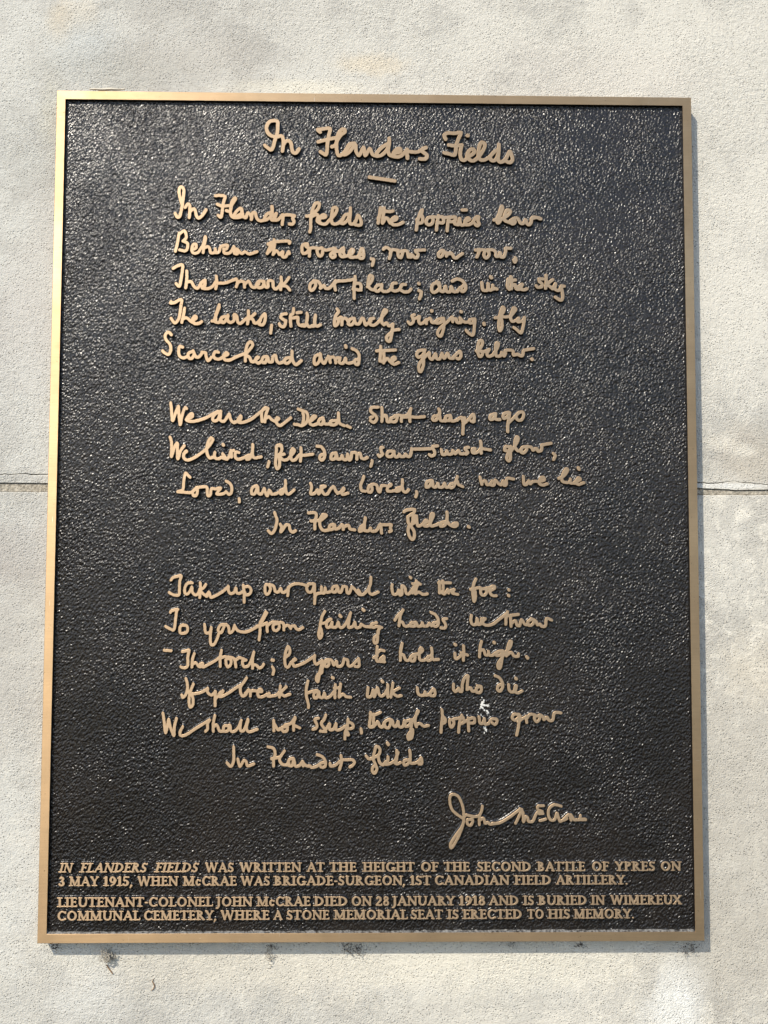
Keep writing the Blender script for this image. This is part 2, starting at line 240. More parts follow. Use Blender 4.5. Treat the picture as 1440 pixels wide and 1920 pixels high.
STROKES = """
@ 480 210 240 3.6
In|100,375 165,425 190,400 212,320 240,230 245,150 243,108 205,96 150,110 118,170 130,225 170,265 230,280 285,268 305,300 308,360 298,440;308,370 330,335 365,322 395,350 402,400 415,450 450,460 485,415
Flanders|722,225 695,198 745,192 832,185 820,260 805,350 800,430 788,480 755,465 725,445;700,335 780,315 850,298 920,288;855,390 890,375 920,310 960,255 1000,225 995,195 960,200 925,250 908,330 908,420 925,485 965,480 1010,430 1050,365 1095,352
@ 480 210 340 3.4
+|785,248 755,255 715,310 700,340 740,320 790,260 795,310 820,345 855,280 868,345 905,290 925,335 960,350 990,345
@ 680 230 300 3.6
+|225,190 170,225 130,270 130,295 165,295 210,255 238,200 240,140;238,200 230,250 245,290 285,305;285,275 340,262 335,232 300,245 275,285 300,308 345,300 385,262 400,240;397,245 405,320;400,252 440,262 500,262 550,230 572,222;572,225 530,250 578,290 565,325 515,325
Fields|748,148 736,112 770,92 830,95 885,88 865,140 845,200 838,260 825,292 780,280 735,270;775,200 840,208 895,200;893,200 880,260 885,320 915,338 950,310 1005,268 995,238 960,250 940,300 960,330 1000,342 1050,300 1092,235 1100,190 1070,178 1050,220 1042,290 1058,330 1095,335 1140,310 1185,262 1225,240;1225,270 1200,330 1165,340 1145,310;1228,195 1225,270 1220,330 1245,355 1285,330 1312,280 1328,258 1345,300 1350,335 1325,358 1290,345;945,115 948,116
dash|62,490 290,524
# line 1
@ 310 335 250 3.2
In|105,375 130,415 155,405 170,350 185,270 195,190 200,120 180,90 155,100 148,150 165,230 185,290;215,310 240,275 262,285 265,340 258,420;262,360 305,325 325,350 335,400 360,425 400,395 440,335
Flanders|540,185 580,180 645,190 632,240 620,300 612,370 600,415 570,395;560,275 610,295 675,292 690,290;660,345 700,350 715,290 740,250 760,215 745,210 715,260 705,320 705,380 730,415 780,420 830,410 870,420;730,415 770,350 815,320 825,370 800,390 770,405;825,325 840,400 870,420 890,370 925,400 930,440 940,375 970,370 990,430 1030,455 1090,440;1150,300 1150,360 1100,380 1070,430 1090,445 1150,390 1155,300;1145,360 1140,430 1170,445 1200,375 1180,400 1175,445 1220,440 1265,390;1275,390 1262,495;1275,395 1330,390 1395,400;1395,405 1375,430 1390,460 1375,490 1340,490
@ 560 355 250 3.2
fields|85,290 140,280 175,245 210,210 225,160 205,145 175,160 150,220 135,290 130,360 130,420 120,460;150,290 200,270 210,300 200,340 230,365;230,310 290,300 280,275 245,285 225,330 235,365 290,375 330,335 385,280 415,220 400,195 370,205 360,260 355,330 370,370 420,370 470,330 500,280 550,265;550,270 530,330 480,370 450,360;560,200 558,270 550,340 565,375 610,360 635,290 650,285 675,340 670,385 610,380 610,345
the|885,200 872,290 858,365;858,320 900,210;925,200 915,280 905,365 940,310 965,320 990,365;945,235 990,240 1020,232;905,230 950,240;990,340 1050,330 1060,300 1025,305 1000,340 1020,380 1080,380 1130,355
@ 780 365 250 3.2
poppies|70,165 60,200 35,240 10,270;60,170 30,240 15,300 5,380;20,260 60,220 75,260 65,300 20,310;175,240 130,250 110,300 140,325 175,310 185,270 170,240 215,240;245,225 230,300 222,380;240,240 290,240 300,275 290,305 245,300;290,250 345,245;360,240 345,310 338,390;355,250 420,240 430,270 400,290 360,290;430,250 420,310 460,325;460,325 470,265 475,260 480,310 505,330 540,310;540,290 580,265 560,250 530,290 545,325 600,310 650,245 680,240 670,280 685,315 660,335 635,310;500,165 545,165
blow|845,275 880,250 925,130 935,150 910,220 880,290 895,305 930,260 985,230 1020,190 1015,170 980,170 955,230 960,275 1010,300 1050,310;1020,280 1060,270 1070,300 1045,315 1020,290 1060,255 1100,255 1130,305 1160,310 1185,270 1200,310 1220,325 1245,300 1250,260 1275,240 1350,262;1245,265 1300,245 1340,255
# line 2
@ 310 425 250 3.0
Between|108,265 130,180 145,90 150,70;150,80 200,45 220,70 225,120 190,155;190,155 240,180 235,240 210,262 155,250;285,250 330,230 330,190 300,195 285,250 305,285 350,280 380,240 410,190 430,110 435,130 420,200 408,280;420,230 460,215 480,240 490,280 530,280 540,240;540,240 545,280 580,270 600,215 670,200 660,240 630,240;630,240 640,285 700,280 740,215 735,240 705,270;740,215 745,285 780,290 770,240 800,270 830,290 860,270 910,295 990,270
the|1110,190 1150,170 1120,240 1100,290;1175,140 1160,220 1100,290;1185,155 1175,230 1165,300;1110,185 1180,165 1300,155 1345,160 1340,180;1165,300 1200,260 1230,290 1260,310;1230,300 1270,270 1265,320 1300,325 1330,270 1340,290
@ 540 430 250 3.1
crosses|200,190 190,170 210,155 160,170 150,220 165,260 205,250 240,205 300,200 330,205;235,215 232,290;200,160 215,175 210,195;370,200 320,215 320,260 345,290 370,270 375,215 360,200 410,225 480,210 510,205 520,240;520,220 460,270 480,305 510,290 500,250 560,230 600,200 600,240;600,215 560,260 580,295 610,290 600,250;610,295 680,270 710,230 690,215 660,260 670,300 720,300 760,290 790,215 810,215 820,270 810,310 775,310 770,280 800,270
comma|900,320 925,325 920,360 910,390
row|1030,215 1060,195 1100,215 1110,260 1095,315;1105,260 1130,220 1180,225 1230,235;1230,240 1190,245 1195,290 1220,305 1235,270 1250,230 1290,240 1300,290 1330,300
@ 740 430 250 3.1
+|150,300 180,270 210,300 240,305 255,270 225,230 270,225 325,222
on|515,225 475,260 480,295 510,290 535,240 515,225 560,255 610,255;575,260 560,290;580,265 620,265 640,300 665,310 700,285 735,262
row|875,225 915,220 910,250 890,300;905,250 930,220 980,225;980,225 965,280 990,310 1020,280 1015,240 990,225 1050,220 1090,240 1095,285 1125,290 1140,250 1150,295 1180,295 1200,240 1200,205 1255,205
comma|1305,305 1312,330 1300,355 1290,330
# line 3
@ 310 490 250 3.1
That|85,75 130,50 185,38 185,90 175,160 165,220 150,270 115,240;232,105 232,180 225,250 220,285;235,225 280,220 310,270 350,290 390,230 430,205 420,260 390,270 380,240;430,210 425,270 400,285;400,290 460,295 510,270 545,220;550,160 555,230 545,295;555,235 640,235 700,215 765,190
mark|770,195 780,230 765,275;775,240 810,215 850,225 855,280;855,250 900,215 930,270 970,280 1010,240;1060,215 1010,215 985,255 1010,285 1050,275 1065,230;1065,215 1075,270 1110,275 1110,215 1160,215 1165,270 1190,300 1230,270 1250,230;1250,170 1255,240 1245,305;1335,175 1300,225 1260,260 1310,270 1345,310
@ 560 490 250 3.1
our|180,215 130,240 120,290 140,315 170,290 185,240 160,210 215,220 240,270 235,290 275,260 290,290 330,290 370,250 400,210;385,250 398,310;385,240 420,215 500,210 600,195
place|610,165 605,220 600,300 600,400;615,195 590,300;600,240 660,240 675,280 660,310 610,300;650,310 675,310;745,275 790,210 800,165 770,155 755,200 750,260 780,300 830,310;900,255 850,260 825,300 850,325 890,295 900,250 895,300 920,325 970,320 1010,280;1055,235 1020,240 1000,290 1030,320 1080,310 1110,270;1155,250 1115,255 1100,300 1140,330 1190,325 1215,300
semicolon|1300,240 1302,242;1300,315 1325,330 1320,370 1305,405
@ 790 490 280 3.1
and|170,205 115,220 100,270 120,300 160,280 180,230 150,195 175,240 185,280 215,290 235,240 245,290 280,290 290,245 310,290 350,290;300,190 350,170 400,190 430,240 420,280 395,290 385,260 410,230;350,290 375,255
in|585,205 590,260 605,280 640,275 645,215 655,275 690,270 715,262 730,268;690,230 690,270;670,150 678,158
the|840,170 830,230 840,260;865,150 835,230 850,270;870,150 872,220 870,265;835,185 910,180;870,240 905,225 915,265 950,270;930,250 975,220 960,260 990,275 1020,265
sky|1175,170 1140,170 1140,195 1165,215 1160,245 1125,250 1110,235;1205,135 1205,200 1200,260;1270,175 1230,205 1210,220 1245,245 1270,265;1270,265 1295,215 1290,265 1330,280 1350,240;1380,240 1350,240 1360,290 1365,350 1345,375 1295,345
# line 4
@ 300 550 250 3.1
The|120,90 115,105 160,100 200,75 235,72 225,140 215,220 200,280 160,320 120,270;265,160 255,230 235,315;240,280 290,265 330,300 370,320;335,300 390,270 380,245 350,280 370,325 420,325 450,305
larks|640,125 620,180 600,240 600,290 560,300;640,150 600,250 590,300 630,315 670,300;720,250 670,260 650,300 690,315 720,270 735,235 730,290 760,315 800,290 800,230 830,250 840,310 870,325 910,290 950,260;955,190 955,260 945,330;1025,220 990,250 955,265 1000,280 1020,320 1060,310 1110,240 1135,225 1135,290 1110,340 1070,330 1085,290
comma|1205,345 1200,390 1195,430
@ 510 550 250 3.1
still|155,220 110,230 95,260 135,290 150,300 130,360 90,350 80,330;235,165 225,220 200,240 200,300 205,355;205,270 245,265 280,260 280,310 300,345 340,340;380,215 380,280 360,350 320,350;270,210 315,205;385,240 375,320 400,360 440,350;470,235 460,290 465,345 440,355;470,250 460,330 485,355 525,340
bravely|705,170 720,200 690,240 675,300 680,350 710,330 720,280 690,275;715,275 755,260 755,340;755,280 800,270 820,300;880,270 840,285 825,330 860,340 890,300 890,270 900,320 940,330 970,275 990,275 1010,340 1040,320 1070,300;1100,270 1060,280 1060,330 1100,345 1150,310 1200,240 1240,190 1215,180 1190,240 1185,310 1210,340;1210,340 1240,320 1260,350 1290,345 1310,330;1305,335 1300,400 1290,460 1275,515 1245,510 1240,470 1280,430 1310,400 1375,390
@ 740 560 260 2.9
singing|205,165 180,180 190,200 195,240 165,265 140,240;190,210 230,200 260,185 250,225 265,260 300,250 330,215 330,260;335,225 370,205 390,245 420,250;420,240 455,215 510,205 480,245 450,255 425,245;510,205 515,260 505,330 480,390 450,370 455,330 510,270 550,240 600,190 605,240;605,220 640,210 650,245 690,245 680,200 720,240 770,245;825,210 780,220 780,250 815,250 835,210 830,280 818,375 780,365 745,330;385,125 388,130;690,133 695,138
period|930,255 932,268
fly|1045,200 1090,185 1130,140 1140,100 1120,90 1100,140 1085,220 1082,300 1095,335 1115,300 1115,230 1100,190 1150,190 1200,185;1200,190 1240,140 1260,110 1240,95 1220,130 1205,190 1220,235 1260,225 1290,200 1280,240 1330,230 1350,195;1350,200 1340,270 1315,355 1270,320 1240,300
# line 5
@ 295 610 280 3.1
Scarce|135,90 105,65 75,95 85,140 120,180 130,230 110,280 70,265 50,245;245,210 215,205 205,250 215,295 250,315 290,300;345,250 300,270 300,310 330,320 355,280 345,245 370,300 400,305 430,270;430,260 465,265 470,300 490,340 520,310;590,260 560,255 540,290 560,320 600,325 640,300 680,280 665,265 640,290 650,330 700,335 760,305 850,270
heard|855,275 890,235 920,190 905,160 875,175 855,230 850,290 848,345;860,290 890,310 910,350 940,350;940,340 975,310 960,310 945,340 975,365 1000,350;1060,300 1020,310 1010,350 1040,360 1065,310 1075,350 1110,350 1110,310 1140,290 1150,340 1180,365 1220,350;1290,310 1240,320 1225,355 1260,365 1295,320 1300,250;1298,300 1310,350 1340,380 1390,340
@ 570 625 250 3.0
amid|180,225 120,250 110,320 135,335 170,290 175,220 190,290 220,325 250,270 270,250 285,315;290,260 330,260 345,320;350,270 390,265 380,310 420,325 450,270 455,310 490,325;450,135 455,150;520,165 570,190 595,230 595,290 585,335 555,330 550,290 590,280;490,325 540,310
the|830,140 825,240 820,300;860,190 865,250 862,320;785,190 990,180;820,290 860,310 900,270 925,300 960,330;930,305 985,280 980,255 950,280 970,335 1025,315
@ 770 625 250 3.0
guns|150,180 90,190 65,230 90,260 135,230 155,180 140,240 140,300 135,360 110,415 90,390 95,330 150,260 200,210;205,210 205,260 235,280 270,220 280,270 315,275 340,215;340,220 365,270 400,215 420,265 460,270;460,260 500,220 535,195 545,240 525,275 500,270
below|710,190 760,150 780,100 765,75 740,90 725,150 725,200 745,250 770,240 780,200 750,190;770,205 830,185 850,175 825,220 845,250 890,235;890,230 930,170 950,120 935,100 920,130 920,200 930,245 975,240 985,205 1010,245 1025,215 1020,190 1060,180 1105,190 1115,235 1160,225 1180,240 1210,240 1220,190 1240,180 1330,165
period|1312,278 1316,282
# line 6
@ 310 740 250 3.0
We|58,90 65,150 70,220 80,280 110,200 140,125 145,190 160,325 175,250 195,180 215,140 230,150;225,270 290,240 290,205 260,220 230,275 290,290 370,275 450,245 550,190 600,180
are|600,180 540,210 510,255 530,285 570,265 595,190 595,240 590,270 630,290 670,240 690,210 700,250 720,290 750,300;740,305 810,270 815,230 790,260 790,295 840,300 920,270 1000,210 1090,140
the|1110,150 1080,140 1040,190 1045,290;1110,150 1085,220 1075,295;1080,260 1120,240 1150,270 1190,290;1190,290 1225,260 1205,250 1200,300 1235,335 1280,310 1355,250
@ 540 740 250 3.0
Dead|110,155 150,170 200,190 215,240 200,300 150,335 110,325 70,320;160,180 170,250 160,310;240,290 300,240 270,235 235,300 270,330 330,310;380,250 340,270 330,310 370,320 385,270 390,310 430,320;530,280 470,285 455,320 510,325 545,280 545,200;545,250 560,310 610,335
period|640,338 675,355
Short|975,135 905,140 895,180 940,220 960,260 930,300 890,280;890,250 915,240;1015,140 1018,210 1015,290;1020,240 1060,225 1075,290 1110,290;1150,240 1110,260 1120,290 1165,290 1180,240 1150,230 1220,225 1225,290;1225,230 1290,220 1330,150
+|1325,155 1315,230 1318,290
@ 750 740 250 3.0
+|20,245 120,240 190,245 265,238
days|420,155 430,190 410,225 365,235 355,270 390,275 425,220 430,170 430,240 445,280 490,285;545,225 500,235 490,270 530,280 550,240 560,285 620,275;620,270 670,245 680,290 700,300 700,250;685,300 680,425;695,310 740,270 780,220 800,220 800,290 770,285
ago|1030,205 980,225 975,265 1010,260 1035,205 1030,260 1080,270;1170,190 1120,210 1120,255 1155,245 1185,195 1175,270 1165,340 1165,400;1170,310 1220,260 1260,220;1290,190 1255,230 1270,270 1310,275 1335,235 1330,190 1290,190
# line 7
@ 310 805 250 3.0
We|50,85 65,130 68,220 65,295 100,190 130,150 130,230 135,320 165,230 205,175;200,260 230,240 215,240 195,290 215,325 260,330 340,290 430,225
lived|430,225 480,170 515,110 490,95 465,130 445,210 455,270 480,310 520,300;535,250 530,300 570,320 610,300;620,265 640,290 665,320 690,290 710,230 715,300;620,310 665,325;710,235 740,230;795,250 760,250 755,300 790,325 840,310 880,290;930,275 885,290 880,325 915,310 940,240 945,165;940,240 945,290 970,310 1035,298;625,165 628,170
comma|1120,350 1115,370 1105,405
@ 500 810 250 3.0
felt|155,150 110,150 105,200 100,280 95,340 110,395 135,380 140,310 130,270 110,260 150,230 165,180 155,140 120,145;110,260 190,240;155,280 175,300 220,300 260,260;270,250 300,205 280,180 260,230 270,300 310,300 340,260 370,240;370,170 372,230 365,315;370,255 430,250 500,240
dawn|545,155 590,160 625,210 625,270 600,305 575,290 580,255 620,240;750,225 705,240 695,290 735,290 755,240 765,290 800,290 815,255 830,295 865,295 875,240 890,300 910,290 920,225;920,225 970,225 975,295;975,250 1010,230 1025,280 1060,290 1090,275
comma|1140,310 1135,340 1125,370
@ 695 810 250 3.0
saw|135,165 110,175 120,220 130,240 100,265 85,250;230,205 185,215 180,260 225,265 250,225 255,210;250,215 265,265 300,265 310,240 330,265 360,265 380,240 400,265 430,255 445,180
+|445,185 540,185 650,180
sunset|725,150 670,160 690,210 690,245 660,260 635,245;765,190 775,240 810,240 825,205 840,240 880,235 890,200 915,235 950,200 970,235 1010,235;1060,165 1020,180 1050,220 1030,240;1105,220 1130,180 1100,185 1105,225 1150,220 1190,180;1190,100 1195,160 1195,230;1190,175 1240,185 1295,195
@ 860 800 250 3.0
glow|560,220 510,215 500,255 545,260 565,215 560,290 560,350 540,370 520,340 540,280 570,260 620,190 645,130 630,110 610,150 610,220 640,260 680,260;735,215 690,225 670,265 700,285 735,250 740,215 790,225 805,255 840,235 860,265 895,255 900,205 920,195 1000,180
comma|1025,290 1045,310 1028,355
# line 8
@ 320 870 250 2.9
Loved|210,145 190,125 165,100 150,130 140,200 130,280 75,300 140,305 210,310 250,290;290,270 240,290 245,340 275,340 290,290 270,260 330,250 390,250 395,310 405,345 430,330 440,270 490,270 540,260 510,300 500,325 560,325 600,300;600,185 640,210 660,250 655,310 630,330 610,310
comma|740,375 742,410
and|930,235 880,260 875,320 910,320 940,250 945,310 980,325 1010,265 1020,300 1045,345 1065,285 1090,325;1090,325 1130,325 1200,290;1235,270 1180,290 1190,325 1215,310 1240,230 1240,180;1240,250 1250,310 1280,325 1335,280
@ 560 870 250 2.9
were|130,210 140,250 130,320 170,320 205,280 215,320 240,300;215,325 245,270 290,240 240,250 270,320 310,325 340,280 380,245 400,290 420,315;420,320 480,290 490,260 465,290 475,330 535,315
loved|705,135 690,180 670,230 680,285 720,295;800,225 760,240 750,295 780,305 795,270 785,225 840,225 860,290 880,300 900,235 980,240 1000,220 965,250 960,290 1000,295 1030,290;1110,250 1060,265 1055,295 1090,285 1120,230 1122,170;1120,250 1130,290 1160,305 1190,278
comma|1275,300 1278,320 1265,355
@ 780 865 330 2.9
and|130,155 90,170 85,210 110,205 135,160 140,205 165,210 180,180 190,210 220,210 235,180 245,210 275,210;310,180 280,190 280,215 310,205 340,125;340,165 350,190 385,208
now|525,130 540,190;540,170 570,160 580,190 600,190;625,160 610,190 640,195 650,155 680,185 700,190 715,160 720,195 740,190 745,140 800,145
we|880,125 885,185 905,190 925,160 935,185 960,165 1000,165;1000,165 1050,155 1045,130 1020,140 1010,180 1040,195 1075,185
lie|1170,140 1210,120 1240,80 1235,60 1215,80 1195,130 1200,165 1240,175;1265,145 1260,175 1300,180;1300,170 1345,150 1330,135 1310,165 1330,190 1375,175;1330,55 1335,65
# line 9
@ 490 945 250 3.0
In|145,95 155,130 170,170 160,230 140,290 110,320 75,290;205,220 220,250 210,300 230,280 265,230 300,230 310,280 340,305 370,290
Flanders|510,98 580,95 595,130 580,180 578,270;535,185 620,178 640,175;640,180 700,130 690,115 660,120 630,180 640,250 670,285 720,285;780,220 740,235 735,275 775,270 790,225 800,270 840,260 870,225 885,240 885,275;890,250 940,230 960,270 1010,280;1100,230 1070,255 1060,295 1090,285 1110,230 1125,150;1115,240 1115,285 1160,290 1180,260 1190,290 1240,290 1280,230;1290,220 1300,315;1290,225 1370,225 1405,225 1395,260 1405,290 1385,300
@ 650 945 250 3.0
Fields|620,85 655,65 735,60 720,110 715,180 700,230 670,250 665,300 680,350 710,385 730,360 730,300 700,250 670,210 660,150;660,140 700,110;720,210 745,190 750,130;755,130 760,200 775,240 820,220;820,220 870,190 855,175 830,210 840,235 880,235 920,170 940,110 915,110 905,170 910,235 960,230 1000,210;1070,190 1020,205 1015,240 1060,230 1085,160 1085,90;1085,180 1110,220 1160,245 1195,230 1190,205 1150,215
period|1318,245 1325,250
# line 10
@ 305 1060 250 2.8
Take|90,160 110,135 160,120 200,115 185,170 180,250 175,320 120,320 70,295;320,190 270,195 240,240 240,300 270,310 300,270 315,235 320,290 350,320 380,310 400,260;405,190 410,260 400,350;465,210 440,245 410,270 440,310 480,335;470,335 500,290 520,345 560,335 640,290 710,230
up|710,225 710,270 730,305 770,295 790,245 800,295 830,305 870,280;870,215 880,300 880,400;880,235 930,230 955,265 940,310 900,320 885,290
our|1170,215 1115,210 1105,260 1115,310 1145,305 1165,250 1150,210 1200,225 1215,280 1250,290 1275,250 1290,290 1320,290 1350,260
@ 490 1060 250 2.8
+|285,260 295,240 285,330;285,270 310,225 370,200 440,205 500,225
quarrel|570,200 510,205 490,250 510,290 550,280 575,205 575,280 580,340 575,415;575,350 600,310 650,300;650,235 650,290 680,300 690,245 700,290 740,290;820,225 775,235 765,280 800,290 825,240 835,285 860,290 880,235;880,230 920,235 925,290 950,300 980,230;980,230 1010,260 1050,310 1085,320;1050,270 1085,320 1130,290 1175,220 1185,130;1165,230 1165,290 1200,315 1265,290
@ 720 1060 250 2.8
with|90,210 85,240 100,310 140,310 160,270 170,320 195,310 195,225 225,240 240,300 270,310 300,270 320,240;350,170 330,240 310,300;375,190 350,250 340,310;310,200 395,205;340,310 380,290 420,315 470,310;285,130 290,135
the|600,175 600,240 600,300;635,170 640,240 635,300;590,190 720,190;620,290 655,310 690,260 700,300;690,290 760,260 740,300 800,315
foe|995,150 975,190 960,250 960,310 975,390 990,340 985,280;935,260 990,250 1040,240;1110,250 1050,260 1050,310 1085,325 1110,290 1105,250 1150,240;1140,280 1195,250 1190,225 1150,240 1145,290 1170,325 1215,330
colon|1350,265 1352,268;1345,325 1350,330
# line 11
@ 300 1130 280 2.8
To|100,95 110,80 170,65 160,80 150,160 135,260 100,255 55,230;250,220 200,225 190,270 200,295 240,295 265,270 260,225 220,215
you|430,210 440,290 480,285 495,240;495,240 485,320 490,400 520,405 550,350 570,290;640,210 580,220 560,270 590,290 610,250 630,215 660,230 670,290 700,275 720,220;720,225 750,270 820,285 880,265 950,225
from|1020,90 990,150 965,200 965,280 955,360;1030,100 975,200;930,230 980,220 1030,195;1030,200 1035,280;1040,220 1080,190 1140,190;1140,200 1095,215 1095,260 1125,270 1150,240 1150,195 1190,200 1195,265;1200,230 1240,220 1260,250;1250,235 1300,225 1310,245 1340,262 1380,240
@ 580 1130 280 2.8
failing|150,85 125,130 110,190 100,250 90,300 100,345 120,320 118,270 105,240;110,200 160,195 200,160;210,160 170,180 170,235 200,235 220,190 220,235 260,235 280,190 290,230 320,240 360,190 400,100;395,110 380,190 380,240 420,230 440,190 450,240 490,235 500,210 540,230 590,235;650,195 600,210 610,240 660,230 700,240;690,240 665,270 660,310 655,380 630,390 625,340 660,310 670,260;295,125 305,135;518,68 528,75
hands|905,70 880,120 870,180 865,225;825,170 850,130 890,90;870,180 900,190 920,225 960,225 990,190;1020,190 980,200 975,225 1020,225 1030,190 1045,225 1080,225 1090,195 1100,225 1140,225 1160,200 1180,225;1175,95 1220,120 1245,170 1240,220 1210,230 1195,200 1230,190;1325,155 1290,165 1315,210 1310,245 1270,245
@ 780 1125 280 2.8
we|535,150 530,200 545,235 580,235 590,180 600,235 625,230 635,180;630,190 670,180 650,200 645,225 680,245 740,235 800,190 880,130
throw|885,115 870,170 868,235;910,150 915,200 918,255;870,155 990,140;918,230 960,200 975,245 1000,250;1000,250 1020,190 1050,235 1080,240;1110,190 1080,210 1090,245 1120,240 1140,200 1110,180 1160,205 1170,240 1200,235 1215,255 1250,250 1260,180 1310,195
# line 12
@ 300 1190 250 2.8
mark|45,170 120,175
The|240,185 290,175 315,170 300,240 300,330 270,360 225,350;370,205 350,270 345,350;350,320 390,305 420,345 460,345;430,325 460,310 465,350 520,325 600,280 660,235
torch|665,170 650,240 650,345;650,255 700,240 740,245;755,260 715,265 715,320 735,350 765,320 765,260 740,245 800,260 820,350;815,280 860,250 930,275;930,275 890,290 905,345 950,340 985,280 1015,190;1010,200 1000,270 1000,365;1000,330 1040,330 1070,360 1100,350 1120,320
semicolon|1210,275 1225,278;1215,350 1230,380 1220,430
@ 520 1190 250 2.8
be|85,250 130,210 135,160 115,130 90,190 80,270 90,340 120,350 150,300 200,270;150,300 180,330;190,260 165,290 180,340 220,335 300,300 400,235
yours|405,225 400,280 420,320 460,300 485,280;485,290 475,340 460,400 440,505 420,480 440,430 480,410 490,350 530,290;570,270 520,280 505,330 540,345 560,310 545,275 590,280 610,330 640,290 650,340 690,340 710,310 720,265;720,265 760,275 765,330 800,340 840,300 880,260;880,265 885,310 880,345 840,345
to|1080,130 1075,200 1070,270 1085,290;1075,210 1110,170 1155,175;1040,250 1080,230;1085,290 1120,290 1160,295;1110,265 1150,235 1150,280 1120,285
@ 740 1185 270 2.8
hold|75,115 60,180 58,285;75,115 60,220 90,230 110,280 150,280 170,240;200,240 160,250 160,285 195,290 205,250 180,230 240,220;240,220 280,190 270,160 250,180 250,270 290,285 330,260;370,240 330,250 330,285 365,275 375,220 370,160;370,230 385,275 440,275
it|605,215 605,250 620,270 660,240 690,200;690,140 692,210 688,285;665,210 730,232;605,125 612,130
high|870,95 855,160 850,250;855,190 890,180 910,230 940,230;940,195 945,230 980,235 1010,210;1080,190 1030,200 1020,235 1060,230 1085,195 1075,270 1060,350 1040,365 1035,320 1080,250 1100,210;1100,210 1150,160 1170,100 1150,100 1130,160 1120,240;1125,230 1170,205 1195,240 1235,245 1240,220;995,105 1000,110
period|1322,250 1332,262
# line 13
@ 320 1255 250 2.8
If|165,100 180,160 180,220 160,280 130,305 120,280;185,230 200,260;245,160 220,220 200,300 200,380 215,410 240,380 240,310 215,260;205,265 260,265 330,250 400,210
ye|400,205 400,250 440,280 470,255 480,240;485,240 480,300 480,395;485,320 510,290 560,250;565,235 530,260 515,290 550,295 620,260 700,205 760,170
break|820,95 790,140 755,190 755,250 775,290 805,280 830,240;805,265 840,225 860,240 860,290;860,240 900,230 940,240;940,245 985,240 970,215 940,240 950,295 1000,295 1040,270;1065,260 1050,290 1100,290 1140,280 1170,250;1185,180 1180,240 1175,300;1250,190 1200,240 1190,260 1230,290 1260,280 1290,270
@ 560 1255 280 2.8
faith|90,115 75,180 75,260 95,340 95,370;85,230 130,215 180,205;190,215 150,230 150,275 180,270 195,215 200,260 230,275 250,230 260,275 300,265 340,220;355,150 350,210 350,275;405,145 395,210 390,270;345,180 400,180;390,270 430,240 460,265 505,270;325,80 335,85
with|670,180 665,220 665,265 700,260 720,200 730,265 760,180 775,240 800,260 830,240 850,200;860,150 860,220 860,270;910,135 900,200 890,270;975,180 920,210 905,225 950,260 990,255;890,250 900,230;805,115 812,122
us|1145,180 1150,225 1170,250 1210,250 1220,220 1230,250 1260,240 1300,190 1315,220 1310,255 1275,255
@ 770 1250 250 2.8
who|465,190 465,250 490,270 520,235 530,265 555,265 560,190 580,130 620,100 615,170 610,250;610,250 650,230 665,265 700,265;740,215 710,240 715,275 750,280 765,250 760,215 720,210
die|915,100 960,120 990,170 995,220 970,265 940,250 945,210 985,190;1060,195 1065,250 1090,275 1130,270;1130,265 1145,210 1130,215 1125,265 1160,285 1205,265;1138,128 1142,133
# line 14
@ 290 1320 280 2.8
We|80,90 90,160 105,280 125,200 135,150 150,220 185,305 190,220 210,140;270,220 245,270 250,305 300,300 400,235 530,155
shall|530,155 510,190 510,240 490,265;580,115 565,190 565,265;570,220 600,205 625,260 660,265;715,210 670,215 665,260 705,260 725,205 735,260 770,265 810,220 835,160;830,170 825,250 860,255 900,150;900,165 885,230 910,270 990,245
not|1148,160 1150,260;1155,190 1190,250 1210,240;1270,220 1225,230 1240,265 1275,260 1280,220 1255,205 1310,190 1355,130;1355,140 1340,190 1340,255;1340,205 1400,232
@ 500 1320 250 2.8
sleep|560,155 520,170 545,230 530,265 500,275;640,120 620,170 590,210 620,260 640,280;580,295 640,300;640,275 680,215 680,275 720,275 750,215 750,275 790,280 850,240;880,165 870,260 850,300 845,380;880,190 930,220 930,260 880,270;870,300 885,335 850,330
comma|1020,270 1025,315
@ 670 1310 250 2.8
through|145,150 140,220 130,300 160,310;180,170 175,240 175,305;140,165 190,175 250,150;130,300 180,300 220,250 240,295 270,310 290,260;350,225 300,250 300,305 340,315 360,260 350,225 380,240 390,290 420,300 440,250 450,300 490,305 510,240;580,230 520,250 520,300 560,290 590,230 580,330 560,440 545,400 580,350 600,340 590,420 560,440;590,260 630,190 660,140 650,140 630,200 625,260 640,305;640,280 680,270 720,300 770,290
poppies|915,120 920,200 910,280 905,365;920,190 950,220 945,260 915,270;1040,230 1000,230 1000,280 1020,310 1045,270 1040,225 1110,210;1130,180 1110,240 1100,300 1095,365;1110,220 1140,200 1150,250 1130,270 1180,240;1200,210 1200,280 1205,350;1205,220 1260,210 1265,260 1215,265
@ 810 1300 260 2.8
+|490,245 500,310 530,310 545,265 550,320 590,315;590,315 620,270 670,270 675,300 655,325 630,310
grow|905,220 850,220 835,260 870,280 915,235 905,300 895,370 880,435;895,300 940,265 980,250;980,240 985,305;985,260 1020,220 1070,225;1120,235 1070,240 1070,280 1095,295 1120,265 1120,225 1160,250 1165,275 1195,250 1215,280 1255,280 1270,210 1310,200 1340,205
# line 15
@ 410 1385 280 2.8
In|145,80 145,150 145,210 120,270 80,235;185,200 205,270 240,215 265,220 280,265 340,245
